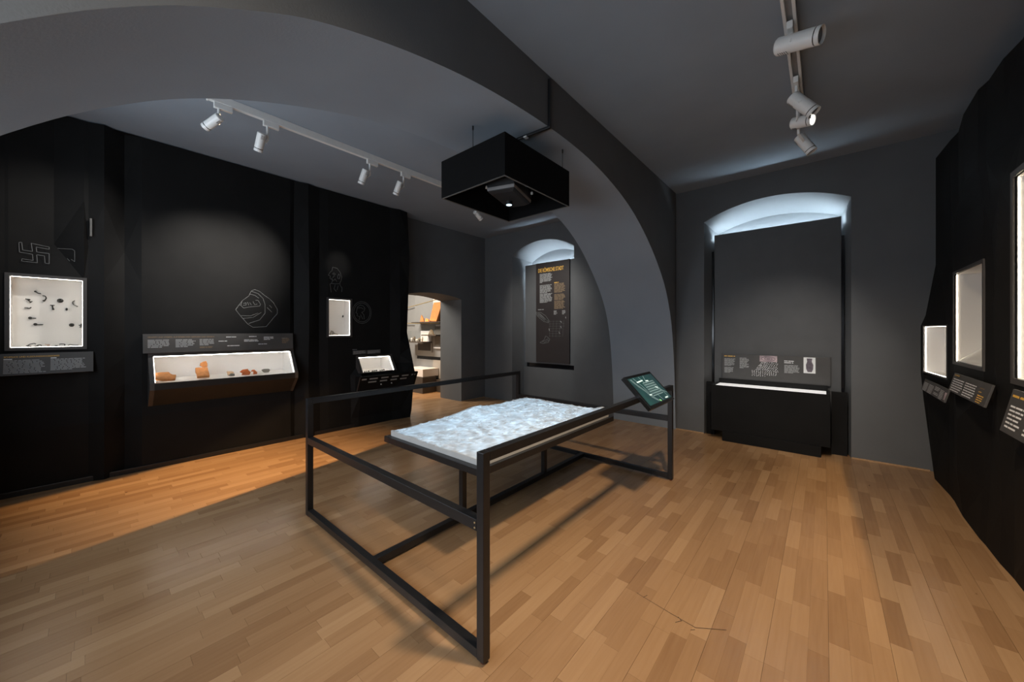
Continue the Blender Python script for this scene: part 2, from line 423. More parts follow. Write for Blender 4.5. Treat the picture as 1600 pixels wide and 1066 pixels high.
# ---- the arch between the two bays
near = [(-.95, 1.10), (-.72, 1.62), (-.45, 1.98), (-.153, 2.263), (-.022, 2.389), (.153, 2.524), (.285, 2.607), (.529, 2.741), (.653, 2.792), (.955, 2.889), (1.359, 2.978), (1.676, 3.024), (2.02, 3.055), (2.383, 3.073), (2.7, 3.072), (3.025, 3.055), (3.36, 3.008), (3.693, 2.934), (4.0, 2.84), (4.262, 2.72), (4.54, 2.57), (4.804, 2.383), (5.0, 2.22), (5.181, 2.043), (5.33, 1.80), (5.459, 1.516), (5.547, 1.051), (5.60, .55), (5.63, 0)]
far = [(-.95, 1.30), (-.72, 1.72), (-.45, 2.06), (-.24, 2.275), (-.054, 2.45), (.10, 2.56), (.25, 2.665), (.447, 2.765), (.63, 2.84), (.83, 2.912), (1.293, 3.045), (1.52, 3.08), (1.74, 3.11), (2.06, 3.138), (2.5, 3.15), (2.95, 3.135), (3.45, 3.06), (3.911, 2.955), (4.2, 2.84), (4.473, 2.689), (4.68, 2.53), (4.843, 2.38), (5.06, 2.17), (5.256, 1.93), (5.38, 1.70), (5.482, 1.43), (5.56, 1.0), (5.61, .55), (5.64, 0)]
def smooth_prof(pts, n=90):
    out = []
    def cr(p0, p1, p2, p3, t): return tuple(.5 * (2 * b + (c - a) * t + (2 * a - 5 * b + 4 * c - d) * t * t + (3 * b - a - 3 * c + d) * t ** 3) for a, b, c, d in zip(p0, p1, p2, p3))
    k = len(pts) - 1
    for i in range(n + 1):
        t = i / n * k; j = min(int(t), k - 1)
        out.append(cr(pts[max(j - 1, 0)], pts[j], pts[j + 1], pts[min(j + 2, k)], t - j))
    for _ in range(6): out = [out[0]] + [tuple((a + 2 * b + c) / 4 for a, b, c in zip(out[i - 1], out[i], out[i + 1])) for i in range(1, n)] + [out[-1]]
    return out
pn, pf = smooth_prof(near), smooth_prof(far)
ar = MB(); n = len(pn)
vs_ = [(XN, y, z) for y, z in pn] + [(XF, y, z) for y, z in pf]
ar.add(vs_, [(i, n + i, n + i + 1, i + 1) for i in range(n - 1)])
a_o = ar.build('arch', 'ceil', kind='structure', smooth=True)
af = MB()
for X, P_ in ((XN, pn), (XF, pf)):
    for (y0, z0), (y1, z1) in zip(P_, P_[1:]): af.quad((X, y0, z0), (X, y1, z1), (X, y1, ZC), (X, y0, ZC))
af.build('arch_face', 'paint', a_o)

# ---- black faceted panelling, left
ys = [-.95, -.78, -.62, -.475, -.455, -.21, -.028, 0, .10, .24, .36, .44, 1.09, 1.745, 1.80, 1.96, 2.12, 2.235, 2.555, 2.66, 2.93, 3.21, 3.36, 3.53]
zs = [0, .14, .56, .78, .92, 1.045, 1.18, 1.295, 1.38, 1.43, 1.905, 1.94, 2.26, 2.70, 3.0, 3.465]
HOLES = [(-.455, -.028, 1.295, 1.94), (.44, 1.745, .78, 1.18), (2.235, 2.555, 1.38, 1.905), (2.66, 3.21, .78, 1.045)]
rf = random.Random(21)
fold = {-.95: .03, -.78: -.05, -.62: .02, .10: .035, .24: -.055, .36: .0, 1.80: -.03, 1.96: .045, 2.12: -.02, 2.93: .0, 3.36: .05}
endx = [(0, -5.29), (.13, -5.252), (.57, -5.197), (.78, -5.161), (1.42, -5.384), (2.7, -5.308), (3.5, -5.384)]
def lerp(tab, z):
    for (a, p), (b, q_) in zip(tab, tab[1:]):
        if a <= z <= b: return p + (q_ - p) * (z - a) / (b - a)
    return tab[-1][1]
def xleft(y, z):
    if y == 3.53: return lerp(endx, z)
    o_ = fold.get(y, 0)
    if o_:
        o_ *= .6 + .8 * (math.sin(z * 2.3 + y * 5) * .5 + .5)
    if y == -.21 and z >= 2.26: o_ = -.05
    if y == -.028 and z == 2.26: o_ = .04
    if y >= 2.66 and z <= .78: o_ += .16 * (1 - abs(z - .70) / .75) if z > .1 else .05
    elif z < .7: o_ += .02
    return XA + o_
bl = MB()
for i in range(len(ys) - 1):
    for j in range(len(zs) - 1):
        if any(h[0] <= ys[i] and ys[i + 1] <= h[1] and h[2] <= zs[j] and zs[j + 1] <= h[3] for h in HOLES): continue
        p = [(xleft(ys[a], zs[b]), ys[a], zs[b]) for a, b in ((i, j), (i + 1, j), (i + 1, j + 1), (i, j + 1))]
        bl.add(p, [(0, 1, 2), (0, 2, 3)] if (i + j) % 2 else [(0, 1, 3), (1, 2, 3)])
for j in range(len(zs) - 1):
    bl.quad((lerp(endx, zs[j]), 3.53, zs[j]), (XL, 3.53, zs[j]), (XL, 3.53, zs[j + 1]), (lerp(endx, zs[j + 1]), 3.53, zs[j + 1]))
bl.quad(*[(XA, ys[0], 3.465), (XA, 3.53, 3.465), (XL, 3.53, 3.465), (XL, ys[0], 3.465)])
wall_l = bl.build('wall_left', 'black_panel', kind='structure')
MB().box((XA + .03, .008, 2.36), (XA + .05, .022, 2.53)).build('fold_glint', 'edge_grey', wall_l)  # lighter grey strip standing in for a spotlight glint on the fold
MB().box((XA + .015, YR, 0), (XA + .033, 3.3, .05)).build('baseboard_left', 'steel', kind='structure', bevel=.004)

# ---- black faceted panelling, right
ysr = [-.95, .4, 1.4, 2.1, 2.55, 2.75, 3.10, 3.52, 3.70, 3.95, 4.06, 4.45, 4.81, 4.97, 5.18, 5.40, 5.50]
zsr = [0, .35, .75, 1.02, 1.17, 1.185, 1.50, 1.935, 2.10, 2.35, 2.60, 2.85, 3.14]
HR = [(2.75, 3.52, 1.17, 2.35), (4.06, 4.81, 1.185, 1.935), (4.97, 5.40, 1.02, 1.50)]
endr = [(0, .835), (.8, .76), (1.02, .745), (1.5, .745), (2.1, .93), (2.6, .92), (3.2, .90)]
fr = {3.70: -.02, 3.95: .015, 1.4: -.05, 2.1: .05, .4: .06}
def xright(y, z):
    if y == 5.50: return lerp(endr, z)
    if y in (5.40, 5.18, 4.97):
        t = (y - 4.97) / .43; x_ = .83 + (.75 - .83) * t
        if z > 1.5: x_ += (.06 * t + .02) * min(1, (z - 1.5) / .6)
        if z < 1.0: x_ += .012 + .06 * t * (1.02 - z)
        return x_
    o_ = fr.get(y, 0) * (1 + .8 * math.sin(z * 2.7 + y))
    if z == 0 and 3.9 < y < 4.5: o_ -= .02
    if z in (.35, .75) and y in (4.45, 3.10): o_ -= .05
    if z >= 2.60: o_ += .03 * math.sin(y * 4.1)
    return XC + o_
br = MB()
for i in range(len(ysr) - 1):
    for j in range(len(zsr) - 1):
        if any(h[0] <= ysr[i] and ysr[i + 1] <= h[1] and h[2] <= zsr[j] and zsr[j + 1] <= h[3] for h in HR): continue
        p = [(xright(ysr[a], zsr[b]), ysr[a], zsr[b]) for a, b in ((i, j), (i, j + 1), (i + 1, j + 1), (i + 1, j))]
        br.add(p, [(0, 1, 2), (0, 2, 3)] if (i + j) % 2 else [(0, 1, 3), (1, 2, 3)])
for j in range(len(zsr) - 1): br.quad((xright(5.5, zsr[j]), 5.5, zsr[j]), (xright(5.5, zsr[j + 1]), 5.5, zsr[j + 1]), (XR, 5.5, zsr[j + 1]), (XR, 5.5, zsr[j]))
for i in range(len(ysr) - 1): br.quad((xright(ysr[i], 3.14), ysr[i], 3.14), (XR, ysr[i], 3.14), (XR, ysr[i + 1], 3.14), (xright(ysr[i + 1], 3.14), ysr[i + 1], 3.14))
br.build('wall_right', 'black_panel', kind='structure')
# thin beech strips where the floor meets the back wall
MB().box((-2.62, YB - .016, 0), (-1.29, YB - .001, .012)).build('baseboard_back', 'wood_trim', kind='structure')
MB().box((.24, YB - .016, 0), (.83, YB - .001, .012)).build('baseboard_back_right', 'wood_trim', kind='structure')
MB().box((XL + .001, 4.99, 0), (XL + .016, 5.65, .012)).build('baseboard_door', 'wood_trim', kind='structure')

# ---------------------------------------------------------------- relief table
T0, T1, Y0, Y1, RZ = -3.073, -1.110, 1.104, 3.702, .922
K = .042
tb = thing('relief_table', 'large black steel frame table carrying the pale relief model, mid room', 'table', (-2.09, 2.40, 0))
for x, y in ((T0, Y0), (T1 - K, Y0), (T0, Y1 - K), (T1 - K, Y1 - K)):
    lg = MB().box((x, y, .015), (x + K, y + K, RZ)).build('leg', 'steel', tb, bevel=.002)
    MB().cyl((x + K / 2, y + K / 2, 0), (x + K / 2, y + K / 2, .016), .012, .009, n=14).build('foot', 'rubber', lg)
for x in (T0, T1 - K): MB().box((x, Y0 + K, RZ - K), (x + K, Y1 - K, RZ)).build('top_rail', 'steel', tb, bevel=.002)
for y in (Y0, Y1 - K):
    rl = MB().box((T0 + K, y, .574), (T1 - K, y + K, .624)).build('cross_rail', 'steel', tb, bevel=.002)
    MB().box((T0 + K, y, .018), (T1 - K, y + K, .018 + K)).build('floor_rail', 'steel', tb, bevel=.002)
    if y == Y0:
        for z in (.586, .608): MB().cyl((T1 - K - .012, y - .002, z), (T1 - K - .012, y + .004, z), .004, n=10).build('bolt', 'brass', rl)
MB().box((-2.115, Y0 + K, .018), (-2.068, Y1 - K, .018 + K)).build('spine_rail', 'steel', tb, bevel=.002)
for y in (1.86, 2.92): MB().box((-2.112, y - K / 2, .018 + K), (-2.070, y + K / 2, .575)).build('post', 'steel', tb, bevel=.002)
tr = MB().box((-2.645, 1.525, .572), (-1.556, 3.335, .618)).build('tray', 'steel', tb, bevel=.003)

rel = thing('terrain_relief', 'pale plaster terrain relief lit by a projected map, lying on the table tray', 'relief model', (-2.09, 2.41, .618))
RX0, RX1, RY0, RY1 = -2.605, -1.585, 1.562, 3.285
def hgt(u, v):
    z = .655 + .030 * min(1, max(0, (v - .08) / .5)) * (1 - .45 * u)
    z += .030 * math.exp(-((u - .02) ** 2 / .03 + (v - .50) ** 2 / .010)) + .028 * math.exp(-((u - .95) ** 2 / .006 + (v - 1.0) ** 2 / .02))
    z += noise.noise((u * 4, v * 7, 1.3)) * .006 + noise.noise((u * 13, v * 22, 4.1)) * .0035
    cu, cv = math.floor(u * 46), math.floor(v * 78)
    h_ = noise.cell((cu * 1.37 + .2, cv * 1.91 + .4, 7.7))
    town = noise.noise((u * 3.2, v * 5.1, 9.2)) + .25
    if town > 0 and h_ > .3: z += .002 + .004 * h_
    return z
nx, ny = 120, 200
g = []
for j in range(ny + 1):
    for i in range(nx + 1):
        u, v = i / nx, j / ny; g.append((RX0 + (RX1 - RX0) * u, RY0 + (RY1 - RY0) * v, hgt(u, v)))
f = [(j * (nx + 1) + i, j * (nx + 1) + i + 1, (j + 1) * (nx + 1) + i + 1, (j + 1) * (nx + 1) + i) for j in range(ny) for i in range(nx)]
MB().add(g, f).build('relief_surface', 'relief_mottle', rel)
sk = MB()
for i in range(nx):
    for j, fl_ in ((0, 1), (ny, 0)):
        a, b = g[j * (nx + 1) + i], g[j * (nx + 1) + i + 1]; q_ = [(a[0], a[1], .619), (b[0], b[1], .619), b, a]; sk.quad(*(q_ if fl_ else q_[::-1]))
for j in range(ny):
    for i, fl_ in ((0, 0), (nx, 1)):
        a, b = g[j * (nx + 1) + i], g[(j + 1) * (nx + 1) + i]; q_ = [(a[0], a[1], .619), (b[0], b[1], .619), b, a]; sk.quad(*(q_ if fl_ else q_[::-1]))
sk.build('relief_base', 'plaster', rel)

# touch screen clamped on the right rail
mo = thing('touch_screen', 'tilted black touch screen showing a green city map, on the table rail', 'screen', (-1.12, 3.085, .90))
th = math.atan2(.226, .22); sv = V((math.cos(th), 0, -math.sin(th)))
sp = Plane(V((-1.22, 2.80, 1.078)), (0, 1, 0), sv)
W_, H_ = .568, .316
def slab(pl, a0, a1, b0, b1, c0, c1): return MB().hexa([pl(a0, b0, c0), pl(a0, b1, c0), pl(a1, b1, c0), pl(a1, b0, c0)], [pl(a0, b0, c1), pl(a0, b1, c1), pl(a1, b1, c1), pl(a1, b0, c1)])
if sp.n.z < 0: sp.n = -sp.n
slab(sp, 0, W_, 0, H_, -.034, 0).build('housing', 'screen_bezel', mo, bevel=.003)
scn = slab(sp, .028, W_ - .028, .026, H_ - .026, 0, .0012).build('display', 'screen', mo)
def sstroke(lines, wd, m, name):
    o_ = strokes(sp, [[(a * W_, b * H_) for a, b in l] for l in lines], wd, m, scn, name, c=.0022)
    o_['kind'] = 'stuff'; return o_
sstroke([[(.10, .12), (.17, .35), (.26, .55), (.30, .72), (.42, .88)], [(.13, .12), (.20, .34), (.29, .54), (.33, .70), (.46, .89)], [(.22, .10), (.30, .38), (.34, .60)], [(.42, .10), (.46, .30)], [(.60, .10), (.52, .32)], [(.78, .60), (.93, .75)], [(.55, .70), (.60, .90)], [(.80, .55), (.86, .88)]], .004, 'map_line', 'map_roads')
gl = []
for i in range(9): t = .40 + .40 * i / 8; gl.append([(t, .30), (t - .02, .72)])
for i in range(7): b = .30 + .42 * i / 6; gl.append([(.40 - .02 * i / 6, b), (.80 - .02 * i / 6, b)])
sstroke(gl, .0035, 'map_line', 'map_city_grid')
sstroke([[(.24, .24), (.46, .22)], [(.56, .26), (.64, .27)], [(.30, .66), (.36, .67)], [(.70, .50), (.76, .54)], [(.72, .87), (.82, .87)]], .012, 'map_bright', 'map_captions')
sstroke([[(.475, .87), (.50, .90)]], .012, 'map_green', 'map_marker')
for o_ in scn.children:
    for p in o_.data.polygons: pass
MB().box((T1 - K - .012, 2.95, RZ - K - .01), (T1 - K - .001, 3.20, RZ + .012)).box((T1 + .001, 2.95, RZ - K - .01), (T1 + .012, 3.20, RZ + .012)).box((T1 - K - .001, 2.95, RZ + .001), (T1 + .001, 3.20, RZ + .012)).build('clamp', 'steel', mo)
MB().bar((T1 - K / 2, 3.075, RZ + .010), sp(.275, .155, -.062), .16, .05, up=(0, 1, 0)).build('neck', 'steel', mo, bevel=.003)

# ---------------------------------------------------------------- projector in its hanging box
BX0, BX1, BY0, BY1, BZ0, BZ1 = -2.455, -1.735, 1.943, 2.812, 2.57, 2.882
pb = thing('projector_housing', 'black open-bottomed box hanging from the arch above the table', 'box', ((BX0 + BX1) / 2, (BY0 + BY1) / 2, BZ1))
t = .014
MB().box((BX0, BY0, BZ0), (BX1, BY0 + t, BZ1)).build('side_panel', 'box_black', pb, bevel=.002)
MB().box((BX0, BY1 - t, BZ0), (BX1, BY1, BZ1)).build('side_panel', 'box_black', pb, bevel=.002)
MB().box((BX0, BY0 + t, BZ0), (BX0 + t, BY1 - t, BZ1)).build('side_panel', 'box_black', pb, bevel=.002)
MB().box((BX1 - t, BY0 + t, BZ0), (BX1, BY1 - t, BZ1)).build('side_panel', 'box_black', pb, bevel=.002)
MB().box((BX0 + t, BY0 + t, BZ1 - .02), (BX1 - t, BY1 - t, BZ1 - .006)).build('top_panel', 'black_panel', pb)
be = MB()
be.box((BX0, BY0, BZ0 - .003), (BX1, BY0 + t, BZ0 - .0005)).box((BX0, BY1 - t, BZ0 - .003), (BX1, BY1, BZ0 - .0005)).box((BX0, BY0 + t, BZ0 - .003), (BX0 + t, BY1 - t, BZ0 - .0005)).box((BX1 - t, BY0 + t, BZ0 - .003), (BX1, BY1 - t, BZ0 - .0005)).build('bottom_edge', 'edge_grey', pb, label='thin grey bottom edge')
for x, y in ((-2.12, BY0 + .05), (BX1 - .04, BY1 - .05), (BX0 + .05, BY1 - .05)):
    zt = 3.0
    for (ya, za), (yb_, zb) in zip(pn, pn[1:]):
        if ya <= y <= yb_: zt = za + (zb - za) * (y - ya) / (yb_ - ya)
    zt += .07 * (XN - x) / (XN - XF)
    c_ = MB().cyl((x, y, BZ1 - .02), (x, y, zt - .02), .0028, n=8).build('suspension_wire', 'steel', pb)
    MB().cyl((x, y, zt - .035), (x, y, zt - .004), .007, n=10).build('wire_anchor', 'steel', c_)
pj = thing('projector', 'dark video projector with glowing lens inside the hanging black box', 'projector', (-2.10, 2.37, 2.86))
pl_ = [(-.22, -.13), (.20, -.13), (.235, -.06), (.235, .06), (.20, .13), (-.22, .13)]
rot = Matrix.Rotation(R(18), 3, 'Z')
def pjp(a, b, z): q_ = rot @ V((b, a, 0)); return (-2.07 + q_.x, 2.39 + q_.y, z - .055)
MB().hexa([pjp(a * .93, b * .9, 2.66) for a, b in pl_], [pjp(a, b, 2.755) for a, b in pl_]).build('body', 'projector_grey', pj, bevel=.008)
bd = MB().hexa([pjp(a * .78, b * .75, 2.645) for a, b in pl_], [pjp(a * .93, b * .9, 2.66) for a, b in pl_]).build('base_plate', 'steel', pj, bevel=.004)
MB().hexa([pjp(a * .945, b * .92, 2.667) for a, b in pl_], [pjp(a * .965, b * .945, 2.690) for a, b in pl_]).build('trim_band', 'vent_grey', pj)
lc = V(pjp(.04, -.03, 2.64))
ln_ = MB().cyl(lc + V((0, 0, .012)), lc + V((0, 0, -.022)), .032, n=24).build('lens_barrel', 'steel', pj, smooth=True)
MB().cyl(lc + V((0, 0, -.0225)), lc + V((0, 0, -.024)), .025, n=24).build('lens', 'lens_glow', ln_)
for a, b in ((-.15, -.155), (.12, -.155), (.12, .155), (-.15, .155)):
    p = V(pjp(a, b, 2.715)); r_ = MB().cyl(p, (p.x, p.y, BZ1 - .02), .006, n=8).build('mounting_rod', 'steel', pj)
    MB().cyl(p + V((0, 0, -.002)), p + V((0, 0, .016)), .011, n=10).build('nut', 'white_lamp', r_)
prj = framed('projector_beam', tuple(lc + V((0, 0, -.03))), (lc.x, lc.y, .66), 185, (.50, .77, 1), 62,
             (0, 1, 0, 1), (.01, .01, .01, .01), pattern=True, radius=.012)
# the beam is cut to the relief: rewrite its window from the real distances
dz = lc.z - .03 - .672
def fix_window(o, x0, x1, y0, y1):
    inv_ = o.rotation_euler.to_matrix().inverted()
    c = [inv_ @ (V((x, y, .672)) - V(o.location)) for x in (x0, x1) for y in (y0, y1)]
    us = [p.x / abs(p.z) for p in c]; vs2 = [p.y / abs(p.z) for p in c]
    N = o.data.node_tree.nodes; sub = [n for n in N if n.type == 'MATH' and n.operation == 'SUBTRACT'][:4]
    sub[0].inputs[1].default_value = min(us); sub[1].inputs[0].default_value = max(us); sub[2].inputs[1].default_value = min(vs2); sub[3].inputs[0].default_value = max(vs2)
fix_window(prj, RX0 + .005, RX1 + .008, RY0 + .008, RY1 - .008)

cc = thing('cable_conduit', 'black angled cable conduit running down the arch to the projector box', 'conduit', (XN, 2.376, 3.44))
MB().box((XN + .001, 2.362, 3.055), (XN + .02, 2.388, 3.44)).build('vertical_run', 'steel', cc, bevel=.002)
MB().bar((XN + .005, 2.375, 3.062), (-1.98, 2.375, 3.078), .026, .018).build('soffit_run', 'steel', cc, bevel=.002)
MB().cyl((-1.97, 2.375, 3.07), (-1.99, 2.375, BZ1), .009, n=10).build('drop_cable', 'steel', cc)
MB().box((-1.90, 2.358, 3.058), (-1.87, 2.392, 3.070)).build('clip', 'white_lamp', cc)

# ---------------------------------------------------------------- track lights
def track(label, x, y0, y1, z, double=False):
    tk = thing('lighting_track', label, 'light track', (x, (y0 + y1) / 2, ZC))
    if not double: MB().box((x - .019, y0, z - .012), (x + .019, y1, ZC)).build('rail', 'white_lamp', tk, bevel=.003)
    else:
        for s in (-1, 1): MB().box((x + s * .026 - .009, y0, z - .02), (x + s * .026 + .009, y1, z + .02)).build('rail', 'white_lamp', tk, bevel=.003)
        MB().box((x - .02, y0, z + .005), (x + .02, y1, ZC)).build('channel', 'vent_grey', tk)
    MB().box((x - .022, y0 - .012, z - .016), (x + .022, y0, ZC)).build('end_cap', 'white_lamp', tk, bevel=.002)
    MB().box((x - .022, y1, z - .016), (x + .022, y1 + .012, ZC)).build('end_cap', 'white_lamp', tk, bevel=.002)
    return tk


def spot(label, x, y, zt, piv, d, ln, r, group, front='lens_dark', ad=.13, lit=None, ay=0, aim=None):
    """track spotlight: adapter under the track at (x, y), pivot point, beam direction d"""
    lp = thing('spotlight', label, 'spotlight', (x, y, zt), group)
    MB().box((x - .016, y - ad * .5 + ay, zt - .048), (x + .016, y + ad * .5 + ay, zt)).build('adapter', 'white_lamp', lp, bevel=.004)
    p = V(piv); d = V(d).normalized()
    MB().cyl((x, y, zt - .046), (x, y, p.z + r * .5), .011, n=12).build('stem', 'white_lamp', lp, smooth=True)
    sd = d.cross(V((0, 0, 1))).normalized()
    MB().bar(V((x, y, p.z + r * .55)) , p + sd * (r + .006) + V((0, 0, -.01)), .018, .006, up=d).build('bracket', 'white_lamp', lp, bevel=.001)
    b = MB(); b.cyl(p - d * ln * .42, p - d * ln * .38, r * .86, r, n=28); b.cyl(p - d * ln * .38, p + d * ln * .5, r, n=28)
    bd = b.build('body', 'white_lamp', lp, smooth=True)
    MB().cyl(p + d * ln * .5, p + d * (ln * .5 + .006), r * .94, n=28).build('front_gap', 'lens_dark', bd)
    ring = MB().cyl(p + d * (ln * .5 + .006), p + d * (ln * .5 + .03), r, n=28, caps=False); ring.cyl(p + d * (ln * .5 + .03), p + d * (ln * .5 + .006), r * .92, n=28, caps=False)
    e0, e1 = p + d * (ln * .5 + .03), p + d * (ln * .5 + .0301)
    ring.cyl(e0, e1, r, r * .92, n=28, caps=False).build('front_ring', 'white_lamp', lp, smooth=True)
    MB().cyl(p + d * (ln * .5 + .007), p + d * (ln * .5 + .012), r * .92, n=28).build('lens', front, lp)
    vn = MB(); uu = d.cross(sd).normalized()
    for k in range(5):
        a = p - d * ln * (.30 - .05 * k); nn = (uu * -1 if uu.z > 0 else uu)
        vn.bar(a + nn * (r + .0005) - sd * r * .4, a + nn * (r + .0005) + sd * r * .4, .003, .002, up=nn)
    vn.build('vent_slots', 'vent_grey', bd)
    if lit:
        po, sz, col, bl_ = lit
        l = light('spot_beam', 'SPOT', tuple(p + d * (ln * .5 + .04)), tuple(aim or p + d * 2), po, col, spot_size=R(sz), spot_blend=bl_, shadow_soft_size=.025)
    return lp


LX = -3.95
track('white lighting track on the ceiling of the left bay, parallel to the black wall', LX, .66, 4.05, 3.42)
GL = 'spotlights on the left track'
def lw(y, z): return V((XA, y, z))
for (y, py, pz, aim, lab, pw) in (
        (.86, .70, 3.245, lw(-.25, 2.3), 'white cylindrical spotlight nearest the left end, turned sharply to the left', 80),
        (1.09, 1.035, 3.215, lw(.86, 2.15), 'white cylindrical spotlight pointing down, second from the left track end', 150),
        (2.10, 2.03, 3.215, lw(1.0, 2.12), 'white cylindrical spotlight with bracket on its left, third along the left track', 230),
        (2.54, 2.47, 3.215, lw(2.38, 2.42), 'small white spotlight just left of the hanging black box', 40)):
    p = V((LX, py, pz)); spot(lab, LX, y if abs(y - py) < .1 else py + .03, 3.408, p, (aim - p) if pw == 80 else V((-.62, -.06, -1)) if pw == 150 else V((-.55, -.12, -1)), .15, .036, GL, aim=aim, lit=(pw, 16 if pw == 40 else 48, NEUT, 1), ay=.03)
p = V((LX, 3.80, 3.20)); spot('white spotlight seen below the hanging black box, turned to the niche', LX, 3.80, 3.408, p, V((-4.0, 5.85, 1.9)) - p, .14, .036, GL, lit=(150, 60, NEUT, .9))

RXT = -.165
track('white double lighting track on the ceiling of the right bay', RXT, .2, 4.02, 3.44, double=True)
GR = 'spotlights on the right track'
spot('large white cylindrical floodlight lying crosswise under the right track', RXT, 2.96, 3.42, (RXT + .02, 2.93, 3.29), (.93, -.25, -.30), .235, .052, GR)
spot('white spotlight hanging lowest in front at the far end of the right track', RXT, 3.62, 3.42, (RXT + .03, 3.56, 3.20), (.62, -.02, -.82), .21, .047, GR)
spot('middle white spotlight with bright shining lens at the end of the right track', RXT, 3.80, 3.42, (RXT + .01, 3.86, 3.19), (.75, -.30, -.20), .13, .046, GR, front='lamp_glow')
spot('white spotlight furthest along the right track, pointing steeply down', RXT, 3.96, 3.42, (RXT + .03, 4.10, 3.11), (.45, .02, -.8), .17, .042, GR)
light('niche_beam', 'SPOT', (RXT + .1, 3.60, 3.10), (-.52, 5.9, .80), 230, NEUT, spot_size=R(50), spot_blend=1, shadow_soft_size=.03)

# ---------------------------------------------------------------- display cases
def show_case(label, f, depth, n, lab_frame, led=('led_warm',) * 4, fw=.026, proud=.014, back=None, glass=True, name='display_case'):
    """recessed case: f = opening corners TL, TR, BR, BL seen from the room, n = outward normal"""
    f = [V(p) for p in f]; n = V(n).normalized(); cen = sum(f, V()) / 4
    t = thing(name, label, 'display case', (cen.x, cen.y, min(p.z for p in f)))
    d = [p - n * depth for p in f] if back is None else [V(p) for p in back]
    box_lining(MB(), f, d).build('lining', 'case_white', t)
    fr_ = MB(); out = []
    for i in range(4):
        a = (f[i] - f[i - 1]).normalized(); b = (f[i] - f[(i + 1) % 4]).normalized(); out.append(f[i] + (a + b) * fw)
    for i in range(4):
        j = (i + 1) % 4
        fr_.hexa([f[i] - n * .01, f[j] - n * .01, out[j] - n * .01, out[i] - n * .01], [f[i] + n * proud, f[j] + n * proud, out[j] + n * proud, out[i] + n * proud])
    fr_.build('frame', 'case_frame', t)
    c2 = sum(d, V()) / 4
    for i in range(4):
        if not led[i]: continue
        j = (i + 1) % 4; e = (f[j] - f[i]).normalized(); inn = (cen - (f[i] + f[j]) / 2); inn -= e * inn.dot(e); inn.normalize()
        w2 = .003
        a, b = f[i] + e * .006 - n * .012, f[j] - e * .006 - n * .012
        MB().hexa([a + inn * .001, b + inn * .001, b + inn * w2, a + inn * w2], [p - n * .004 for p in (a + inn * .001, b + inn * .001, b + inn * w2, a + inn * w2)]).build('light_strip', led[i], t)
    if glass:
        g_ = [p + n * .004 for p in f]; MB().hexa(g_, [p + n * .004 for p in g_]).build('glass_pane', 'glass', t)
    return t


NL = (1, 0, 0); NR = (-1, 0, 0)
EX = 'led_warm'
# case 1: brooches
c1 = [(XA, -.448, 1.932), (XA, -.036, 1.932), (XA, -.036, 1.302), (XA, -.448, 1.302)]
show_case('square lit wall case with small dark brooches at the left edge', c1, .16, NL, None, led=(EX, 'led_edge', EX, EX))
def cp1(u, v, dx=-.150): return V((XA + dx, -.448 + .418 * u, 1.925 - .62 * v))
G1 = 'small bronze finds in the brooch case'
def find(name, label, cat, paths, r, group, m='bronze', discs=(), rings=(), pf=None):
    mb = MB()
    for ln in paths: mb.tube([pf(*p) for p in ln], r, 6)
    for (u, v, rad) in discs:
        c = pf(u, v); mb.cyl(c - V((.004, 0, 0)), c + V((.005, 0, 0)), rad, n=12)
    for (u, v, rad) in rings:
        c = pf(u, v); mb.tube([c + V((0, math.cos(2 * PI * k / 12) * rad, math.sin(2 * PI * k / 12) * rad)) for k in range(13)], r * .8, 6)
    return tag(mb.build(name, m), label, cat, group)
B1 = dict(pf=cp1, r=.0042, group=G1)
find('brooch', 'slim bow brooch topmost in the square case, sloping down right', 'brooch', [[(.30, .18), (.33, .195), (.345, .205), (.38, .205)]], discs=[(.305, .178, .008)], **B1)
find('brooch', 'hook-shaped brooch with bent pin right below the topmost brooch', 'brooch', [[(.40, .235), (.44, .24), (.455, .27), (.43, .31), (.41, .315)]], discs=[(.42, .31, .008)], **B1)
find('brooch', 'Y-shaped brooch at the upper left side of the square case', 'brooch', [[(.17, .295), (.235, .30), (.215, .315)], [(.20, .305), (.25, .345)], [(.23, .35), (.265, .325)]], **B1)
find('brooch', 'flat wavy brooch at left, under the Y-shaped brooch', 'brooch', [[(.16, .425), (.20, .425), (.225, .435), (.25, .415)], [(.19, .43), (.23, .432)]], **B1)
find('brooch', 'mushroom-topped brooch standing upright near the middle of the square case', 'brooch', [[(.535, .37), (.55, .44)], [(.505, .375), (.57, .375)]], discs=[(.55, .435, .008)], **B1)
find('brooch', 'openwork round disc brooch in the upper middle of the square case', 'brooch', [[(.62, .29), (.68, .31)], [(.65, .27), (.65, .33)]], rings=[(.65, .30, .017), (.65, .30, .010)], discs=[(.65, .30, .005)], **B1)
find('brooch', 'thin crescent brooch at the upper right of the square case', 'brooch', [[(.865, .29), (.835, .305), (.83, .335), (.85, .36), (.88, .37), (.905, .385)]], discs=[(.90, .38, .005)], pf=cp1, r=.003, group=G1)
find('brooch', 'stubby little brooch right of the mushroom-topped one', 'brooch', [[(.74, .415), (.745, .45)], [(.725, .44), (.76, .43)]], discs=[(.742, .42, .007)], **B1)
find('pin', 'upper of two round-headed pins at left in the square case', 'pin', [[(.24, .575), (.315, .578)]], discs=[(.235, .575, .012)], **B1)
find('pin', 'lower and longer of two round-headed pins in the square case', 'pin', [[(.31, .67), (.41, .672)]], discs=[(.305, .668, .012)], **B1)
find('brooch', 'small oval ring brooch low at right in the square case', 'brooch', [[(.80, .68), (.83, .67)]], rings=[(.815, .675, .014), (.815, .675, .007)], **B1)
h = .026
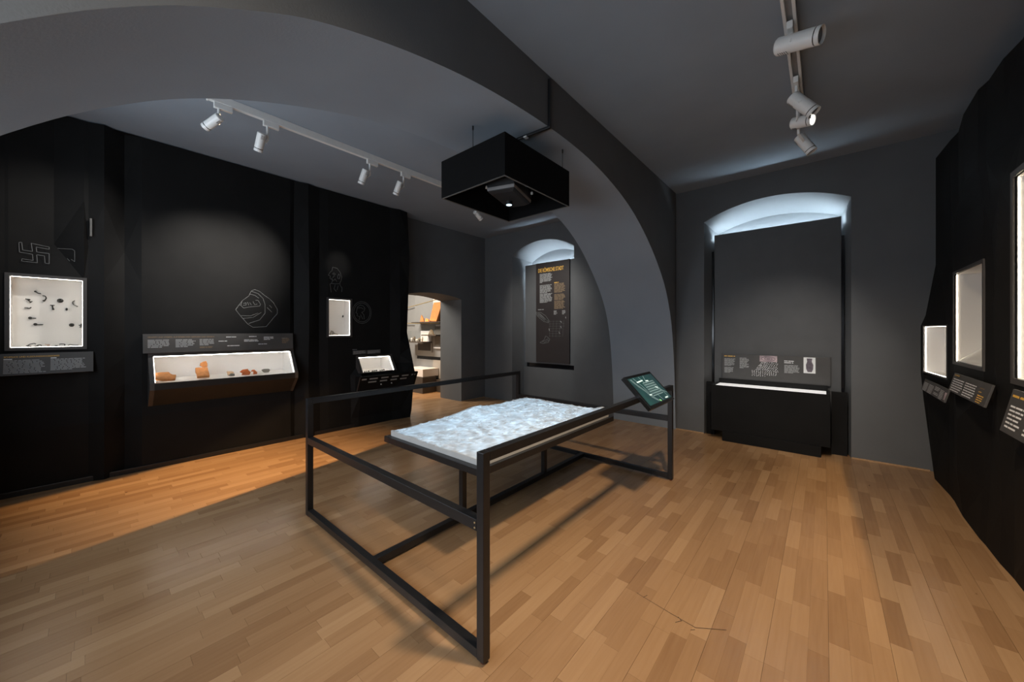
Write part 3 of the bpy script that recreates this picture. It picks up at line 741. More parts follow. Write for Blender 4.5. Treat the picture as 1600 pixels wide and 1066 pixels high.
find('brooch', 'hooked cross brooch at the right edge of the square case', 'brooch',
     [[(.93, .685), (.99, .685)], [(.955, .655), (.955, .715)], [(.955, .66), (.98, .665)], [(.955, .71), (.93, .71)], [(.985, .685), (.985, .705)], [(.93, .685), (.93, .668)]], pf=cp1, r=.0028, group=G1)
def cf1(u, v, dx=-.08): return V((XA + dx, -.448 + .418 * u, 1.3065 + .1 * v))
F1 = dict(pf=cf1, r=.004, group=G1)
find('brooch', 'tangle of small brooch parts lying leftmost on the square case floor', 'brooch', [[(.20, .05), (.24, .22), (.30, .30), (.32, .22)], [(.19, .10), (.26, .05)]], **F1)
find('brooch', 'arched bow brooch lying second from left on the square case floor', 'brooch', [[(.33, .05), (.35, .15), (.385, .15), (.40, .05)], [(.30, .045), (.36, .045)]], **F1)
find('brooch', 'rose-brown brooch with dark head lying mid floor of the square case', 'brooch', [[(.44, .2), (.50, .12), (.48, .06)]], discs=[(.49, .12, .010)], m='bronze_rose', **F1)
find('brooch', 'short flat brooch lying right of the rose-brown one', 'brooch', [[(.58, .045), (.62, .06)]], **F1)
find('brooch', 'thin curved brooch lying upright behind the short flat one', 'brooch', [[(.64, .16), (.66, .20), (.72, .18), (.72, .05)]], **F1)
find('pin', 'long open pin lying rightmost on the square case floor', 'pin', [[(.76, .045), (.80, .14), (.86, .05), (.92, .06)]], pf=cf1, r=.003, group=G1)

# text board under case 1
def board(label, pl, W, H, m='board', th=.012, name='label_board'):
    c = pl(W / 2, H / 2); t = thing(name, label, 'label board', tuple(c))
    slab(pl, 0, W, 0, H, -th, 0).build('panel', m, t, bevel=.0015)
    return t
b1 = Plane((XA + .035, -.56, 1.252), (0, 1, 0), (.055, 0, -.19)); b1.v = b1.v.normalized()
b1 = Plane((XA + .035, -.56, 1.252), (0, 1, 0), V((.055, 0, -.19)).normalized())
t = board('dark tilted text board under the square brooch case', b1, .59, .195)
lettering(b1, 'SCHMUCK UND KLEIDUNGSACCESSOIRES', .085, .038, .020, 'print_gold', t, width=.30)
words(b1, .085, .13, .047, 1, .013, 'print_white', t, seed=1)
words(b1, .085, .31, .060, 10, .0122, 'print_grey', t, seed=2, last=1)
words(b1, .335, .37, .047, 1, .013, 'print_white', t, seed=3)
words(b1, .335, .545, .060, 9, .0122, 'print_grey', t, seed=4)

# outline drawings printed on the black panelling (of the finds in the cases)
def wallplane(y, z, wd, ht): return Plane((XA, y, z), (0, wd, 0), (0, 0, -ht))
pw_ = Plane((XA, 0, 0), (0, 1, 0), (0, 0, -1))
def draw(y0, z0, wd, ht, lines, lw_=.004, m='print_line', c=.003):
    return strokes(pw_, [[(y0 + a * wd, -(z0 - b * ht)) for a, b in l] for l in lines], lw_, m, wall_l, c=c)
# outline of the ancient hooked cross brooch shown in the case below
draw(-.40, 2.235, .165, .17, [[(.0, .03), (.09, .0), (.12, .40), (.44, .43), (.40, .0), (1, .10), (1, .22), (.56, .17), (.58, .43), (1, .45), (1, 1), (.86, .98), (.84, .60), (.58, .58), (.60, 1), (.08, .98), (.10, .86), (.46, .90), (.44, .58), (.02, .52), (0, .03)]], .0035)
draw(-.185, 2.215, .10, .12, [[(0, .05), (.85, 0), (1, .1), (1, .95), (.8, .8)], [(.55, .75), (.7, .95)]], .0025, 'print_line_dim', c=.045)
dl = [[(.36, .04), (.44, .0), (.56, .04), (.68, .14), (.80, .22), (.90, .32), (1.0, .50), (1.0, .62), (.90, .74), (.72, .98), (.40, 1.0), (.28, .92), (.12, .72), (0, .55), (.08, .42), (.16, .30), (.30, .18), (.36, .04)],
      [(.36, .05), (.52, .10), (.64, .22), (.69, .38), (.69, .62), (.56, .80), (.30, .90)], [(.33, .13), (.44, .15), (.54, .22)], [(.12, .70), (.34, .70), (.52, .62)], [(.17, .77), (.40, .74), (.60, .60)],
      [(.14, .34), (.12, .44), (.18, .50), (.30, .47), (.42, .45), (.56, .43), (.58, .38), (.52, .28), (.46, .28)], [(.18, .38), (.24, .36), (.24, .42), (.17, .43)], [(.27, .34), (.30, .42)], [(.32, .35), (.36, .41)], [(.40, .32), (.44, .40), (.50, .38)],
      [(.74, .46), (.86, .58)], [(.80, .40), (.86, .46)], [(.06, .44), (.12, .42)]]
draw(1.155, 1.965, .44, .47, dl, .0042)
hd = [[(.30, .0), (.62, .02), (.85, .18), (.96, .36), (.90, .52), (.82, .60), (.84, .70), (.98, .80), (.95, .96)], [(.30, 0), (.26, .14), (.14, .20), (0, .34), (.14, .36), (.12, .46), (.30, .52), (.26, .60), (.20, .66), (.12, .68), (.16, .84), (.2, 1)],
      [(.22, .66), (.50, .66), (.78, .64)], [(.30, .26), (.40, .22), (.50, .27), (.40, .31), (.30, .26)], [(.66, .34), (.74, .24), (.84, .32), (.78, .44), (.66, .42), (.66, .34)], [(.22, .44), (.36, .54), (.48, .46), (.60, .56)], [(.48, .70), (.40, .86), (.56, .96)], [(.70, .72), (.62, .90)], [(.44, .34), (.30, .42)]]
draw(2.235, 2.37, .20, .36, hd, .0042)
cn = [[(.5 + .5 * math.cos(2 * PI * k / 28), .5 + .5 * math.sin(2 * PI * k / 28)) for k in range(29)], [(.5 + .43 * math.cos(2 * PI * k / 28), .5 + .43 * math.sin(2 * PI * k / 28)) for k in range(29)],
      [(.22, .44), (.26, .26), (.42, .16), (.58, .20), (.66, .32), (.60, .44), (.48, .50), (.60, .60), (.62, .80)], [(.22, .44), (.18, .52), (.26, .56), (.24, .66), (.40, .70), (.34, .84)], [(.30, .30), (.46, .28), (.58, .34)], [(.42, .60), (.54, .80)]]
draw(2.585, 1.90, .30, .335, cn, .0042)

# case 2: the long desk case with ceramic sherds
y0_, y1_ = .44, 1.745; zf = .905; xf = XA + .175
c2 = [(XA + .004, y0_, 1.18), (XA + .004, y1_, 1.18), (xf, y1_, zf), (xf, y0_, zf)]
n2 = V((1.18 - zf, 0, xf - XA)).normalized()
bk2 = [(XA - .21, y0_ + .02, 1.175), (XA - .21, y1_ - .02, 1.175), (XA - .21, y1_ - .02, .925), (XA - .21, y0_ + .02, .925)]
def desk_case(label, f, n, bk, ztip, y0_, y1_, xf, zf, drop=.16):
    t = thing('desk_display_case', label, 'display case', (XA, (y0_ + y1_) / 2, ztip))
    f = [V(p) for p in f]; d = [V(p) for p in bk]
    lm = MB(); lm.quad(*d); lm.quad(f[0], f[1], d[1], d[0])
    fl0, fl1 = V((xf - .012, y1_, zf - .006)), V((xf - .012, y0_, zf - .006))
    lm.quad(fl0, fl1, d[3], d[2]); lm.quad(f[0], d[0], d[3], fl1); lm.quad(f[1], fl0, d[2], d[1])
    lm.build('lining', 'case_white', t)
    e = .035
    # sloping side cheeks, front lip and tapering underside
    for ya, yb_ in ((y0_ - e, y0_), (y1_, y1_ + e)):
        pr = [(XA - .005, 1.21 if zf > .85 else 1.075), (xf + .012, zf + .005), (xf + .012, ztip + .04), (XA - .005, ztip - drop)]
        pr[0] = (XA - .005, f[0].z + .03)
        MB().hexa([(x, ya, z) for x, z in pr], [(x, yb_, z) for x, z in pr]).build('side_cheek', 'case_frame', t)
    pr = [(xf - .012, zf - .007), (xf, zf + .004), (xf + .012, zf + .003), (xf + .012, ztip + .04), (XA - .005, ztip - drop), (XA - .005, ztip - drop + .02)]
    MB().hexa([(x, y0_, z) for x, z in pr], [(x, y1_, z) for x, z in pr]).build('front_lip', 'lip_dark', t)
    MB().box((XA - .005, y0_ - e, f[0].z + .002), (XA + .018, y1_ + e, f[0].z + .03)).build('top_edge', 'case_frame', t)
    MB().box((XA - .012, y0_ + .01, f[0].z - .007), (XA - .004, y1_ - .01, f[0].z - .002)).build('light_strip', 'led_desk', t)
    for y in (y0_ + .004, y1_ - .012):
        MB().bar((XA - .008, y + .004, f[0].z - .012), (xf - .02, y + .004, zf + .012), .004, .004, up=(0, 1, 0)).build('light_strip', 'led_warm', t)
    g_ = [p + n * .003 for p in f]; MB().hexa(g_, [p + n * .004 for p in g_]).build('glass_pane', 'glass', t)
    return t
M['led_desk'] = mat('led_desk', (1, .95, .88), .5, emit=(1, .93, .84), estr=24)
desk_case('long sloping desk case with orange sherds set in the black wall', c2, n2, bk2, .80, y0_, y1_, xf, zf)
b2 = Plane((XA + .040, .365, 1.418), (0, 1, 0), V((.015, 0, -.20)).normalized())
t = board('long dark text board above the sherd desk case', b2, 1.40, .203, th=.04)
lettering(b2, 'GRAFFITI UND STEMPEL AUF RÖMISCHEN GEFÄSSEN UND ZIEGELN', .035, .042, .021, 'print_tan', t, width=.545, bold=.0006)
words(b2, .035, .215, .062, 6, .0150, 'print_grey', t, seed=5); words(b2, .250, .415, .062, 6, .0150, 'print_grey', t, seed=6); words(b2, .450, .58, .062, 5, .0150, 'print_grey', t, seed=7); words(b2, .450, .57, .145, 2, .011, 'print_tan', t, seed=8)
for k, (a0, a1, b0, n_) in enumerate(((.69, .80, .036, 1), (.62, .70, .084, 1), (.70, .84, .140, 1), (.915, 1.00, .033, 1), (.865, 1.02, .074, 2), (1.07, 1.18, .042, 3), (1.01, 1.11, .128, 1))):
    words(b2, a0, a1, b0, n_, .015, 'print_white', t, name='caption', seed=20 + k, letters=True, ragged=.1)
words(b2, 1.27, 1.36, .06, 6, .012, 'print_tan', t, seed=9, ragged=.4)
words(b2, 1.27, 1.33, .06, 1, .012, 'print_grey', t, seed=19)

# the sherds: extruded uneven outlines standing or lying in the case
G2 = 'pottery sherds in the long desk case'
def sherd(name, label, pts, org, ua, va, th_, m, cat='sherd', group=G2, sx=1, sy=1):
    """pts in metres along ua (sideways) and va (up the sherd); thickness along their cross product"""
    pts = [(a * sx, b * sy) for a, b in pts]
    o, ua, va = V(org), V(ua).normalized(), V(va).normalized(); nn = ua.cross(va).normalized()
    c = sum((V(p) for p in pts), V((0, 0))) / len(pts)
    mb = MB(); lay = []
    for k, s in ((0, .93), (th_ * .25, 1.0), (th_ * .75, 1.0), (th_, .94)):
        lay.append([o + ua * (c.x + (p[0] - c.x) * s) + va * (c.y + (p[1] - c.y) * s) + nn * (k + math.sin(p[0] * 90) * .0012) for p in pts])
    n = len(pts); mb.v = [tuple(p) for l in lay for p in l]
    mb.f = [tuple(reversed(range(n))), tuple(range(3 * n, 4 * n))] + [(l * n + i, l * n + (i + 1) % n, (l + 1) * n + (i + 1) % n, (l + 1) * n + i) for l in range(3) for i in range(n)]
    return tag(mb.build(name, m), label, cat, group)
Yv = (0, 1, 0)
lean = (-.30, 0, 1); lay_ = (-1, 0, .12)
FZ = .912
sherd('roof_tile', 'large orange broken roof tile at the left end of the desk case', [(0, .02), (.10, -.005), (.20, -.012), (.275, -.012), (.295, .075), (.25, .085), (.225, .11), (.20, .155), (.08, .16), (0, .15)], (xf - .03, .447, FZ + .012), Yv, (-.75, 0, .5), .03, 'terracotta', 'roof tile', sx=.56, sy=.75)
sherd('brick', 'square orange brick with worn edges, standing in the desk case', [(0, 0), (.155, 0), (.16, .06), (.157, .11), (.16, .155), (.08, .16), (.005, .158), (-.003, .10), (.004, .06)], (xf - .075, .784, FZ + .006), Yv, (-.8, 0, .55), .035, 'terracotta', 'brick', sx=.70)
s_ = sherd('bowl_sherd', 'orange bowl sherd with white filled half, held above the brick', [(0, .015), (.04, -.008), (.085, -.004), (.088, .03), (.075, .065), (.045, .06), (.01, .045)], (XA - .06, .831, 1.035), Yv, (-.2, 0, 1), .012, 'terracotta', sx=.80)
mb = MB(); mb.hexa([(XA - .062, .833 + a * .8, 1.035 + b) for a, b in ((.088, 0), (.115, .012), (.122, .035), (.11, .058), (.078, .062), (.09, .03))], [(XA - .050, .833 + a * .8, 1.035 + b) for a, b in ((.088, 0), (.115, .012), (.122, .035), (.11, .058), (.078, .062), (.09, .03))]).build('filled_half', 'case_white', s_, label='white filled half')
MB().cyl((XA - .20, .875, 1.06), (XA - .066, .875, 1.06), .003, n=6).build('holder', 'case_white', s_)
sherd('sherd', 'pale triangular sherd left of the red sherds in the desk case', [(0, 0), (.03, -.005), (.095, .045), (.07, .07), (.0, .075)], (xf - .15, 1.073, FZ + .006), Yv, (-.6, 0, .65), .012, 'terra_pale', sx=.72, sy=.8)
sherd('sherd', 'small grey and white rim sherd in front of the pale triangular one', [(0, .01), (.03, -.004), (.075, 0), (.08, .03), (.03, .035)], (xf - .07, 1.067, FZ + .006), Yv, (-.6, 0, .5), .012, 'stone_grey', sx=.76)
sherd('sherd', 'pointed red glossy sherd, back left of the four red ones', [(0, .035), (.04, .06), (.115, .065), (.12, .01), (.05, 0)], (xf - .17, 1.197, FZ + .006), Yv, (-.45, 0, .8), .014, 'terra_red', sx=.76)
sherd('sherd', 'broad rounded red sherd, front left of the four red ones', [(0, .0), (.10, -.005), (.12, .025), (.10, .055), (.05, .055), (.015, .03)], (xf - .075, 1.19, FZ + .006), Yv, (-.5, 0, .7), .016, 'terra_red', sx=.80)
sherd('sherd', 'small curled red base sherd, back right of the four red ones', [(0, .03), (.015, .05), (.045, .052), (.06, .03), (.05, .0), (.035, .0), (.04, .025), (.025, .032)], (xf - .16, 1.308, FZ + .006), Yv, (-.5, 0, .75), .014, 'terra_red', sx=.88)
sherd('sherd', 'smallest red sherd, front right of the four red ones', [(0, 0), (.05, 0), (.055, .025), (.04, .038), (.008, .032)], (xf - .07, 1.305, FZ + .006), Yv, (-.5, 0, .7), .014, 'terra_red', sx=.84)
sherd('sherd', 'grey stoneware sherd lying alone at the right of the desk case', [(0, .045), (.01, .015), (.03, 0), (.09, .005), (.11, .03), (.10, .05), (.03, .055)], (xf - .17, 1.427, FZ + .006), Yv, (-.6, 0, .6), .014, 'stone_grey', sx=.83)

# case 3: narrow upright case
c3 = [(XA, 2.240, 1.905), (XA, 2.552, 1.905), (XA, 2.552, 1.382), (XA, 2.240, 1.382)]
show_case('small upright lit wall case with a stone fragment, beneath the head drawing', c3, .19, NL, None)
sherd('stone_fragment', 'grey stepped stone fragment lying in the small upright case', [(0, 0), (.11, 0), (.112, .012), (.07, .022), (.05, .03), (.035, .048), (.02, .05), (.008, .025)], (XA - .09, 2.285, 1.386), Yv, (0, 0, 1), .05, 'stone_grey', 'stone fragment', group=None, sy=1.35)
o_ = sherd('small_find', 'tiny dark find hanging on the back of the upright case', [(0, 0), (.016, .002), (.02, .03), (.006, .034)], (XA - .185, 2.515, 1.655), Yv, (0, 0, 1), .01, 'bronze', 'find', group=None)

# case 4: small desk case with a reading desk below
y0_, y1_ = 2.675, 3.205; zf4 = .812; xf4 = XA + .15
c4 = [(XA + .004, y0_, 1.042), (XA + .004, y1_, 1.042), (xf4, y1_, zf4), (xf4, y0_, zf4)]
n4 = V((1.042 - zf4, 0, xf4 - XA)).normalized()
bk4 = [(XA - .22, y0_ + .02, 1.035), (XA - .22, y1_ - .04, 1.035), (XA - .22, y1_ - .04, .84), (XA - .22, y0_ + .02, .84)]
desk_case('small sloping desk case beside the doorway end of the black wall', c4, n4, bk4, .785, y0_, y1_, xf4, zf4, 0)
G4 = 'tiny dark finds in the small desk case'
rq = random.Random(8)
for k in range(9):
    y = 2.73 + k * .042; x = xf4 - .05 - .02 * (k % 3)
    a = rq.uniform(0, PI); d_ = V((math.cos(a) * .3, math.sin(a), 0)) * .016
    mb = MB().tube([V((x, y, zf4 + .006)) - d_, V((x, y, zf4 + .024)), V((x, y, zf4 + .010)) + d_], .006, 6)
    tag(mb.build('small_find', 'bronze'), 'tiny dark metal find, ' + ('leftmost', 'second', 'third', 'fourth', 'fifth', 'sixth', 'seventh', 'eighth', 'rightmost')[k] + ' of the row on the floor of the small desk case', 'find', G4)
lp4 = Plane((XA + .018, 2.585, 1.165), (0, 1, 0), (0, 0, -1))
for k, (a0, a1) in enumerate(((0, .215), (.225, .45))):
    t = board(('left' if k == 0 else 'right') + ' of two thin grey labels above the small desk case', Plane(lp4(a0, .012), (0, 1, 0), (0, 0, -1)), a1 - a0, .062, m='case_frame', th=.006)
    words(Plane(lp4(a0, .012), (0, 1, 0), (0, 0, -1)), .008, a1 - a0 - .01, .008, 5, .0105, 'print_grey', t, seed=30 + k, height=.4)
words(lp4, 0, .075, -.006, 1, .014, 'print_grey', wall_l, name='caption', seed=33, letters=True, c=-.014)
# reading desk
rd = thing('reading_desk', 'sloping black reading desk with strips of labels under the small desk case', 'desk', (XA + .10, 3.10, .50))
pr = [(XA + .02, .76), (XA + .20, .775), (XA + .225, .765), (XA + .10, .50), (XA - .0, .50)]
MB().hexa([(x, 2.60, z) for x, z in pr], [(x, 3.60, z) for x, z in pr]).build('desk_body', 'black_panel', rd, bevel=.004)
pr2 = [(XA + .226, .765), (XA + .232, .762), (XA + .107, .497), (XA + .101, .50)]
MB().hexa([(x, 2.585, z) for x, z in pr2], [(x, 2.60, z) for x, z in pr2]).build('edge_strip', 'case_frame', rd)
dp = Plane((XA + .2265, 2.60, .764), (0, 1, 0), V((-.125, 0, -.265)).normalized())
if dp.n.x < 0: dp.n = -dp.n
for i, (a0, a1, b) in enumerate(((.03, .10, .03), (.15, .28, .03), (.34, .46, .03), (.52, .64, .03), (.70, .82, .03), (.88, .95, .03), (.14, .27, .085), (.33, .45, .085), (.51, .62, .085), (.68, .80, .085))):
    lb = slab(dp, a0, a1, b, b + .022, 0, .003).build('label_strip', 'print_grey', rd)
for a in (.36, .54): MB().cyl(dp(a, .155, 0), dp(a, .155, .012), .009, n=12).build('knob', 'white_lamp', rd)

# right wall cases
ca = [(.75, 5.392, 1.493), (.829, 4.975, 1.493), (.829, 4.975, 1.03), (.75, 5.392, 1.05)]
na = V((-(5.392 - 4.975), -(.829 - .75), 0)).normalized()
show_case('small lit empty wall case furthest along the right wall', ca, .14, na, None, fw=.014, proud=.004)
cb = [(XC, 4.805, 1.930), (XC, 4.065, 1.930), (XC, 4.065, 1.190), (XC, 4.805, 1.190)]
t = show_case('middle lit wall case on the right wall, with sloping white floor', cb, .30, NR, None, led=(None, None, None, 'led_edge'), fw=.022, proud=.006)
MB().hexa([(XC + .012, 4.08, 1.192), (XC + .012, 4.79, 1.192), (XC + .29, 4.79, 1.192), (XC + .29, 4.08, 1.192)], [(XC + .012, 4.08, 1.196), (XC + .012, 4.79, 1.196), (XC + .29, 4.79, 1.43), (XC + .29, 4.08, 1.43)]).build('sloping_floor', 'case_white', t)
ccs = [(XC, 3.512, 2.345), (XC, 2.76, 2.345), (XC, 2.76, 1.176), (XC, 3.512, 1.176)]
show_case('tall lit wall case cut by the right edge of the view', ccs, .30, NR, None, led=(None, None, None, 'led_edge'), fw=.035, proud=.008)
def rboard(label, xt, zt, xb, zb, yl, yr, seed, cols):
    v = V((xb - xt, 0, zb - zt)); H = v.length; pl = Plane((xt, yl, zt), (0, -1, 0), v.normalized()); W = yl - yr
    t = board(label, pl, W, H)
    for k, (a0, a1, b0, n_, pitch, m) in enumerate(cols): words(pl, a0 * W, a1 * W, b0 * H, n_, pitch, m, t, seed=seed + k, height=.42, ragged=.1, last=.8, letters=(m == 'print_gold' and n_ == 1))
    return pl, t
pl, t = rboard('small tilted text board with a pink corner picture under the furthest right case', .748, .985, .722, .880, 5.31, 4.43, 40,
       [(.06, .18, .08, 1, .014, 'print_tan'), (.05, .25, .26, 7, .0115, 'print_white'), (.29, .50, .26, 7, .0115, 'print_white'), (.55, .74, .20, 3, .0115, 'print_white'), (.55, .74, .66, 2, .0115, 'print_white'), (.77, .91, .24, 7, .0115, 'print_white')])
slab(pl, .83, .875, .03, .09, .0005, .0016).build('picture', 'rose_photo', t)
rboard('tilted text board with a gold heading under the middle right case', .793, 1.115, .758, .971, 4.51, 3.65, 50,
       [(.04, .20, .06, 1, .022, 'print_gold'), (.05, .38, .27, 6, .0175, 'print_white'), (.42, .74, .27, 6, .0175, 'print_white'), (.79, .90, .27, 1, .014, 'print_tan'), (.79, .86, .44, 1, .014, 'print_gold'), (.79, .93, .60, 4, .0145, 'print_gold')])
rboard('dark tilted text board with a gold heading at the right edge of the view', .793, 1.130, .746, .895, 3.325, 2.55, 60,
       [(.04, .40, .12, 1, .030, 'print_gold'), (.06, .30, .36, 6, .0225, 'print_white'), (.36, .62, .36, 6, .0225, 'print_white')])

# ---------------------------------------------------------------- small niche: poster wall
sn_ = bpy.data.objects.new('trim_1', None); C.objects.link(sn_); sn_.location = (-4.02, 5.95, 0); sn_['kind'] = 'structure'
MB().box((-4.70, 5.90, .80), (-3.415, 5.93, 2.80)).build('upper_board', 'paint', sn_, bevel=.003)
MB().box((-4.72, 5.885, .02), (-3.412, 5.915, .715)).build('lower_board', 'paint', sn_, bevel=.003)
MB().box((-4.70, 5.96, .70), (-3.42, 5.99, .82)).build('shadow_gap', 'lens_dark', sn_)
M['led_niche'] = mat('led_niche', (.8, .9, 1), .5, emit=(.72, .87, 1), estr=85)
MB().box((-4.62, 5.98, 2.70), (-3.47, 6.02, 2.715)).build('light_strip', 'led_niche', sn_)
PX0, PX1, PZ0, PZ1 = -4.40, -3.62, .83, 2.80
pp = Plane((PX0, 5.868, PZ1), (1, 0, 0), (0, 0, -1)); pp.n = V((0, -1, 0))
po = thing('poster', 'tall dark poster headed in yellow capitals inside the small niche', 'poster', ((PX0 + PX1) / 2, 5.88, PZ0))
W_p, H_p = PX1 - PX0, PZ1 - PZ0
slab(pp, 0, W_p, 0, H_p, -.03, 0).build('panel', 'board_brown', po, bevel=.002)
pq = Plane((PX0, 5.868, PZ1 + .02), (1, 0, 0), (0, 0, -.79)); pq.n = V((0, -1, 0))
lettering(pp, 'DIE RÖMISCHE STADT', .055, .185, .105, 'print_gold', po, width=.60, bold=.002)
for k, (b0, n_) in enumerate(((.30, 9), (.585, 8), (.80, 9))): words(pq, .095, .395, b0, n_, .026, 'print_grey', po, seed=70 + k, height=.7, last=.6 if k else .2)
words(pq, .44, .55, .545, 1, .03, 'print_gold', po, seed=75)
for k, (b0, n_) in enumerate(((.575, 9), (.835, 6), (1.0, 8))): words(pq, .44, .69, b0, n_, .0255, 'print_tan', po, seed=76 + k, height=.78, last=.8)
words(pq, .05, .20, 1.19, 1, .03, 'print_grey', po, seed=80)
for k, (a0, a1) in enumerate(((.43, .52), (.62, .70))): words(pq, a0, a1, 1.24, 4, .026, 'print_grey', po, seed=81 + k, height=.6)
th_ = [(0 + .0, 1.26), (.12, 1.27), (.24, 1.36), (.32, 1.48), (.31, 1.53), (.20, 1.50), (.09, 1.41), (.02, 1.33), (.0, 1.26)]
strokes(pq, [th_, [(.03, 1.29), (.28, 1.48)], [(.06, 1.28), (.30, 1.50)], [(.10, 1.30), (.24, 1.44)], [(.05, 1.33), (.22, 1.47)]], .012, 'print_line_dim', po, 'town_plan')
am = [(.10, 2.03), (.20, 1.96), (.24, 1.86), (.30, 1.90), (.34, 1.94), (.30, 2.02), (.18, 2.05), (.10, 2.03)]
strokes(pq, [am, [(.16, 2.01), (.30, 1.93)], [(.20, 2.03), (.32, 1.96)]], .012, 'print_line_dim', po, 'town_plan')
gr_ = [[(.32, 1.50 + i * .06), (.62 + .06 * math.sin(i), 1.50 + i * .06)] for i in range(7)] + [[(.34 + i * .08, 1.48), (.33 + i * .075, 1.88)] for i in range(5)]
strokes(pq, gr_, .004, 'print_line_dim', po, 'street_grid')
strokes(pq, [[(.58, 1.50), (.61, 1.53)], [(.59, 1.62), (.60, 1.66)], [(.55, 1.76), (.57, 1.80)], [(.32, 1.68), (.33, 1.73)], [(.70, 1.40), (.702, 1.43)]], .014, 'print_grey', po, 'plan_buildings')

# ---------------------------------------------------------------- window niche: tall panel, long floor case
tp = bpy.data.objects.new('trim_2', None); C.objects.link(tp); tp.location = (-.52, 5.95, .4); tp['kind'] = 'structure'
pan = MB().box((-1.205, 5.905, .35), (.158, 5.935, 2.832)).build('panel_board', 'panel_grey', tp, bevel=.003)
for x in (-1.232, .168): MB().box((x - .012, 5.915, .35), (x + .016, 5.93, 2.60)).build('side_filler', 'lens_dark', tp)
MB().box((-1.185, 5.965, 2.785), (.145, 5.995, 2.80)).build('light_strip', 'led_cool', tp)
MB().box((-1.19, 5.936, 2.75), (.15, 6.01, 2.78)).build('light_shelf', 'paint', tp)

fc = thing('floor_case', 'long low black display case with glowing top in the window niche', 'display case', (-.52, 5.6, 0))
FX0, FX1 = -1.155, .055; YFR = 5.47
MB().box((-1.02, 5.45, 0), (-.025, 5.86, .125)).build('plinth', 'black_panel', fc, bevel=.003)
mb = MB(); mb.box((FX0, YFR, .125), (FX1, YFR + .02, .725)); mb.box((FX0, YFR + .02, .125), (FX0 + .02, 5.87, .725)); mb.box((FX1 - .02, YFR + .02, .125), (FX1, 5.87, .725)); mb.box((FX0 + .02, 5.85, .125), (FX1 - .02, 5.87, .78)); mb.box((FX0 + .02, YFR + .02, .125), (FX1 - .02, 5.85, .145))
mb.build('body', 'black_panel', fc)
MB().box((FX0 + .035, YFR + .022, .700), (FX1 - .035, 5.845, .716)).build('lit_diffuser', 'case_glow', fc, label='glowing white top')
MB().box((FX0 + .004, YFR + .004, .727), (FX1 - .004, 5.848, .733)).build('glass_top', 'glass', fc)
lb = Plane((-1.085, 5.845, 1.105), (1, 0, 0), V((0, -.03, -.33)).normalized()); lb.n = V((0, -1, -.09)).normalized()
bo = MB().box((-1.10, 5.865, .775), (.062, 5.90, 1.125)).build('back_board', 'board', fc, bevel=.002)
lb = Plane((-1.10, 5.8645, 1.125), (1, 0, 0), (0, 0, -1)); lb.n = V((0, -1, 0))
words(lb, .03, .16, .022, 1, .024, 'print_gold', bo, name='heading', seed=90, letters=True, ragged=.02)
words(lb, .03, .165, .062, 8, .0135, 'print_grey', bo, seed=91, height=.6); words(lb, .03, .15, .185, 6, .0135, 'print_grey', bo, seed=92, height=.6); words(lb, .215, .33, .045, 11, .0135, 'print_grey', bo, seed=93, height=.6, ragged=.3, last=.4)
slab(lb, .445, .635, .006, .085, .0006, .0022).build('photo', 'rose_photo', bo)
el = [[(.54 + .075 * k * math.cos(a * PI / 8), .046 + .030 * k * math.sin(a * PI / 8)) for a in range(17)] for k in (1, .55, .2)]
strokes(lb, el, .006, 'vase_photo', bo, 'photo_motif', c=.0028)
rr_ = random.Random(5); mb = MB()
for i in range(150):
    r_ = i // 13; a = .36 + .02 * (10 - r_) * (r_ < 7) * .5 + (i % 13) * .0235 + rr_.uniform(-.004, .004); b = .092 + r_ * .0165 + rr_.uniform(-.003, .003)
    if a > .64: continue
    w2, h2 = (rr_.uniform(.010, .020), .006) if r_ < 7 and a < .53 else (rr_.uniform(.005, .009), rr_.uniform(.006, .012))
    mb.quad(*[lb(x, y, .0022) for x, y in ((a, b + h2), (a + w2, b + h2 * .8), (a + w2, b), (a, b))])
mb.build('bone_chart', 'bone_print' if 'bone_print' in M else 'print_white', bo)
words(lb, .71, .83, .058, 2, .022, 'print_white', bo, name='heading', seed=94, letters=True, ragged=.3); words(lb, .71, .87, .115, 8, .0135, 'print_grey', bo, seed=95, height=.6)
slab(lb, .905, 1.02, .008, .205, .0006, .0022).build('photo', 'print_white', bo)
vz = [(.935, .02), (.99, .02), (.985, .06), (1.0, .10), (.998, .15), (.985, .19), (.945, .19), (.93, .15), (.928, .10), (.94, .06)]
MB().quad(*[lb(x, y, .0030) for x, y in reversed(vz)]).build('photo_motif', 'vase_photo', bo)
# low black side cheeks beside the case
for nm, x0, x1 in (('left', -1.262, -1.165), ('right', .066, .205)):
    t = MB().box((x0, 5.70, .0), (x1, 5.73, .735)).build('niche_filler', 'black_panel')
    tag(t, 'low black filler board on the ' + nm + ' side of the floor case', 'board')

# ---------------------------------------------------------------- room beyond the doorway
YD = 5.55
MB().box((-9.5, YD + .02, 0), (xo, YD + .1, 3.2)).build('wall_beyond_back', 'next_wall', kind='structure')
MB().box((-9.6, 1.9, 0), (-9.5, YD + .1, 3.2)).build('wall_beyond_left', 'next_wall', kind='structure')
MB().box((-9.5, 1.85, 0), (xo, 1.95, 3.2)).build('wall_beyond_front', 'next_wall', kind='structure')
MB().box((-9.5, 1.9, 3.2), (xo - .01, YD + .1, 3.3)).build('ceiling_beyond', 'ceil', kind='structure')
light('next_room_light', 'AREA', (-7.6, 3.6, 3.15), (-7.5, 4.4, 0), 190, (1, .92, .82), shape='RECTANGLE', size=1.6, size_y=1.2)
light('next_room_wash', 'SPOT', (-6.95, 4.35, 2.9), (-7.2, 5.3, .05), 260, (1, .60, .28), spot_size=R(46), spot_blend=.6, shadow_soft_size=.04)
du = thing('display_unit', 'tall grey display unit with recessed slot seen through the doorway', 'display unit', (-7.1, 5.5, 0))
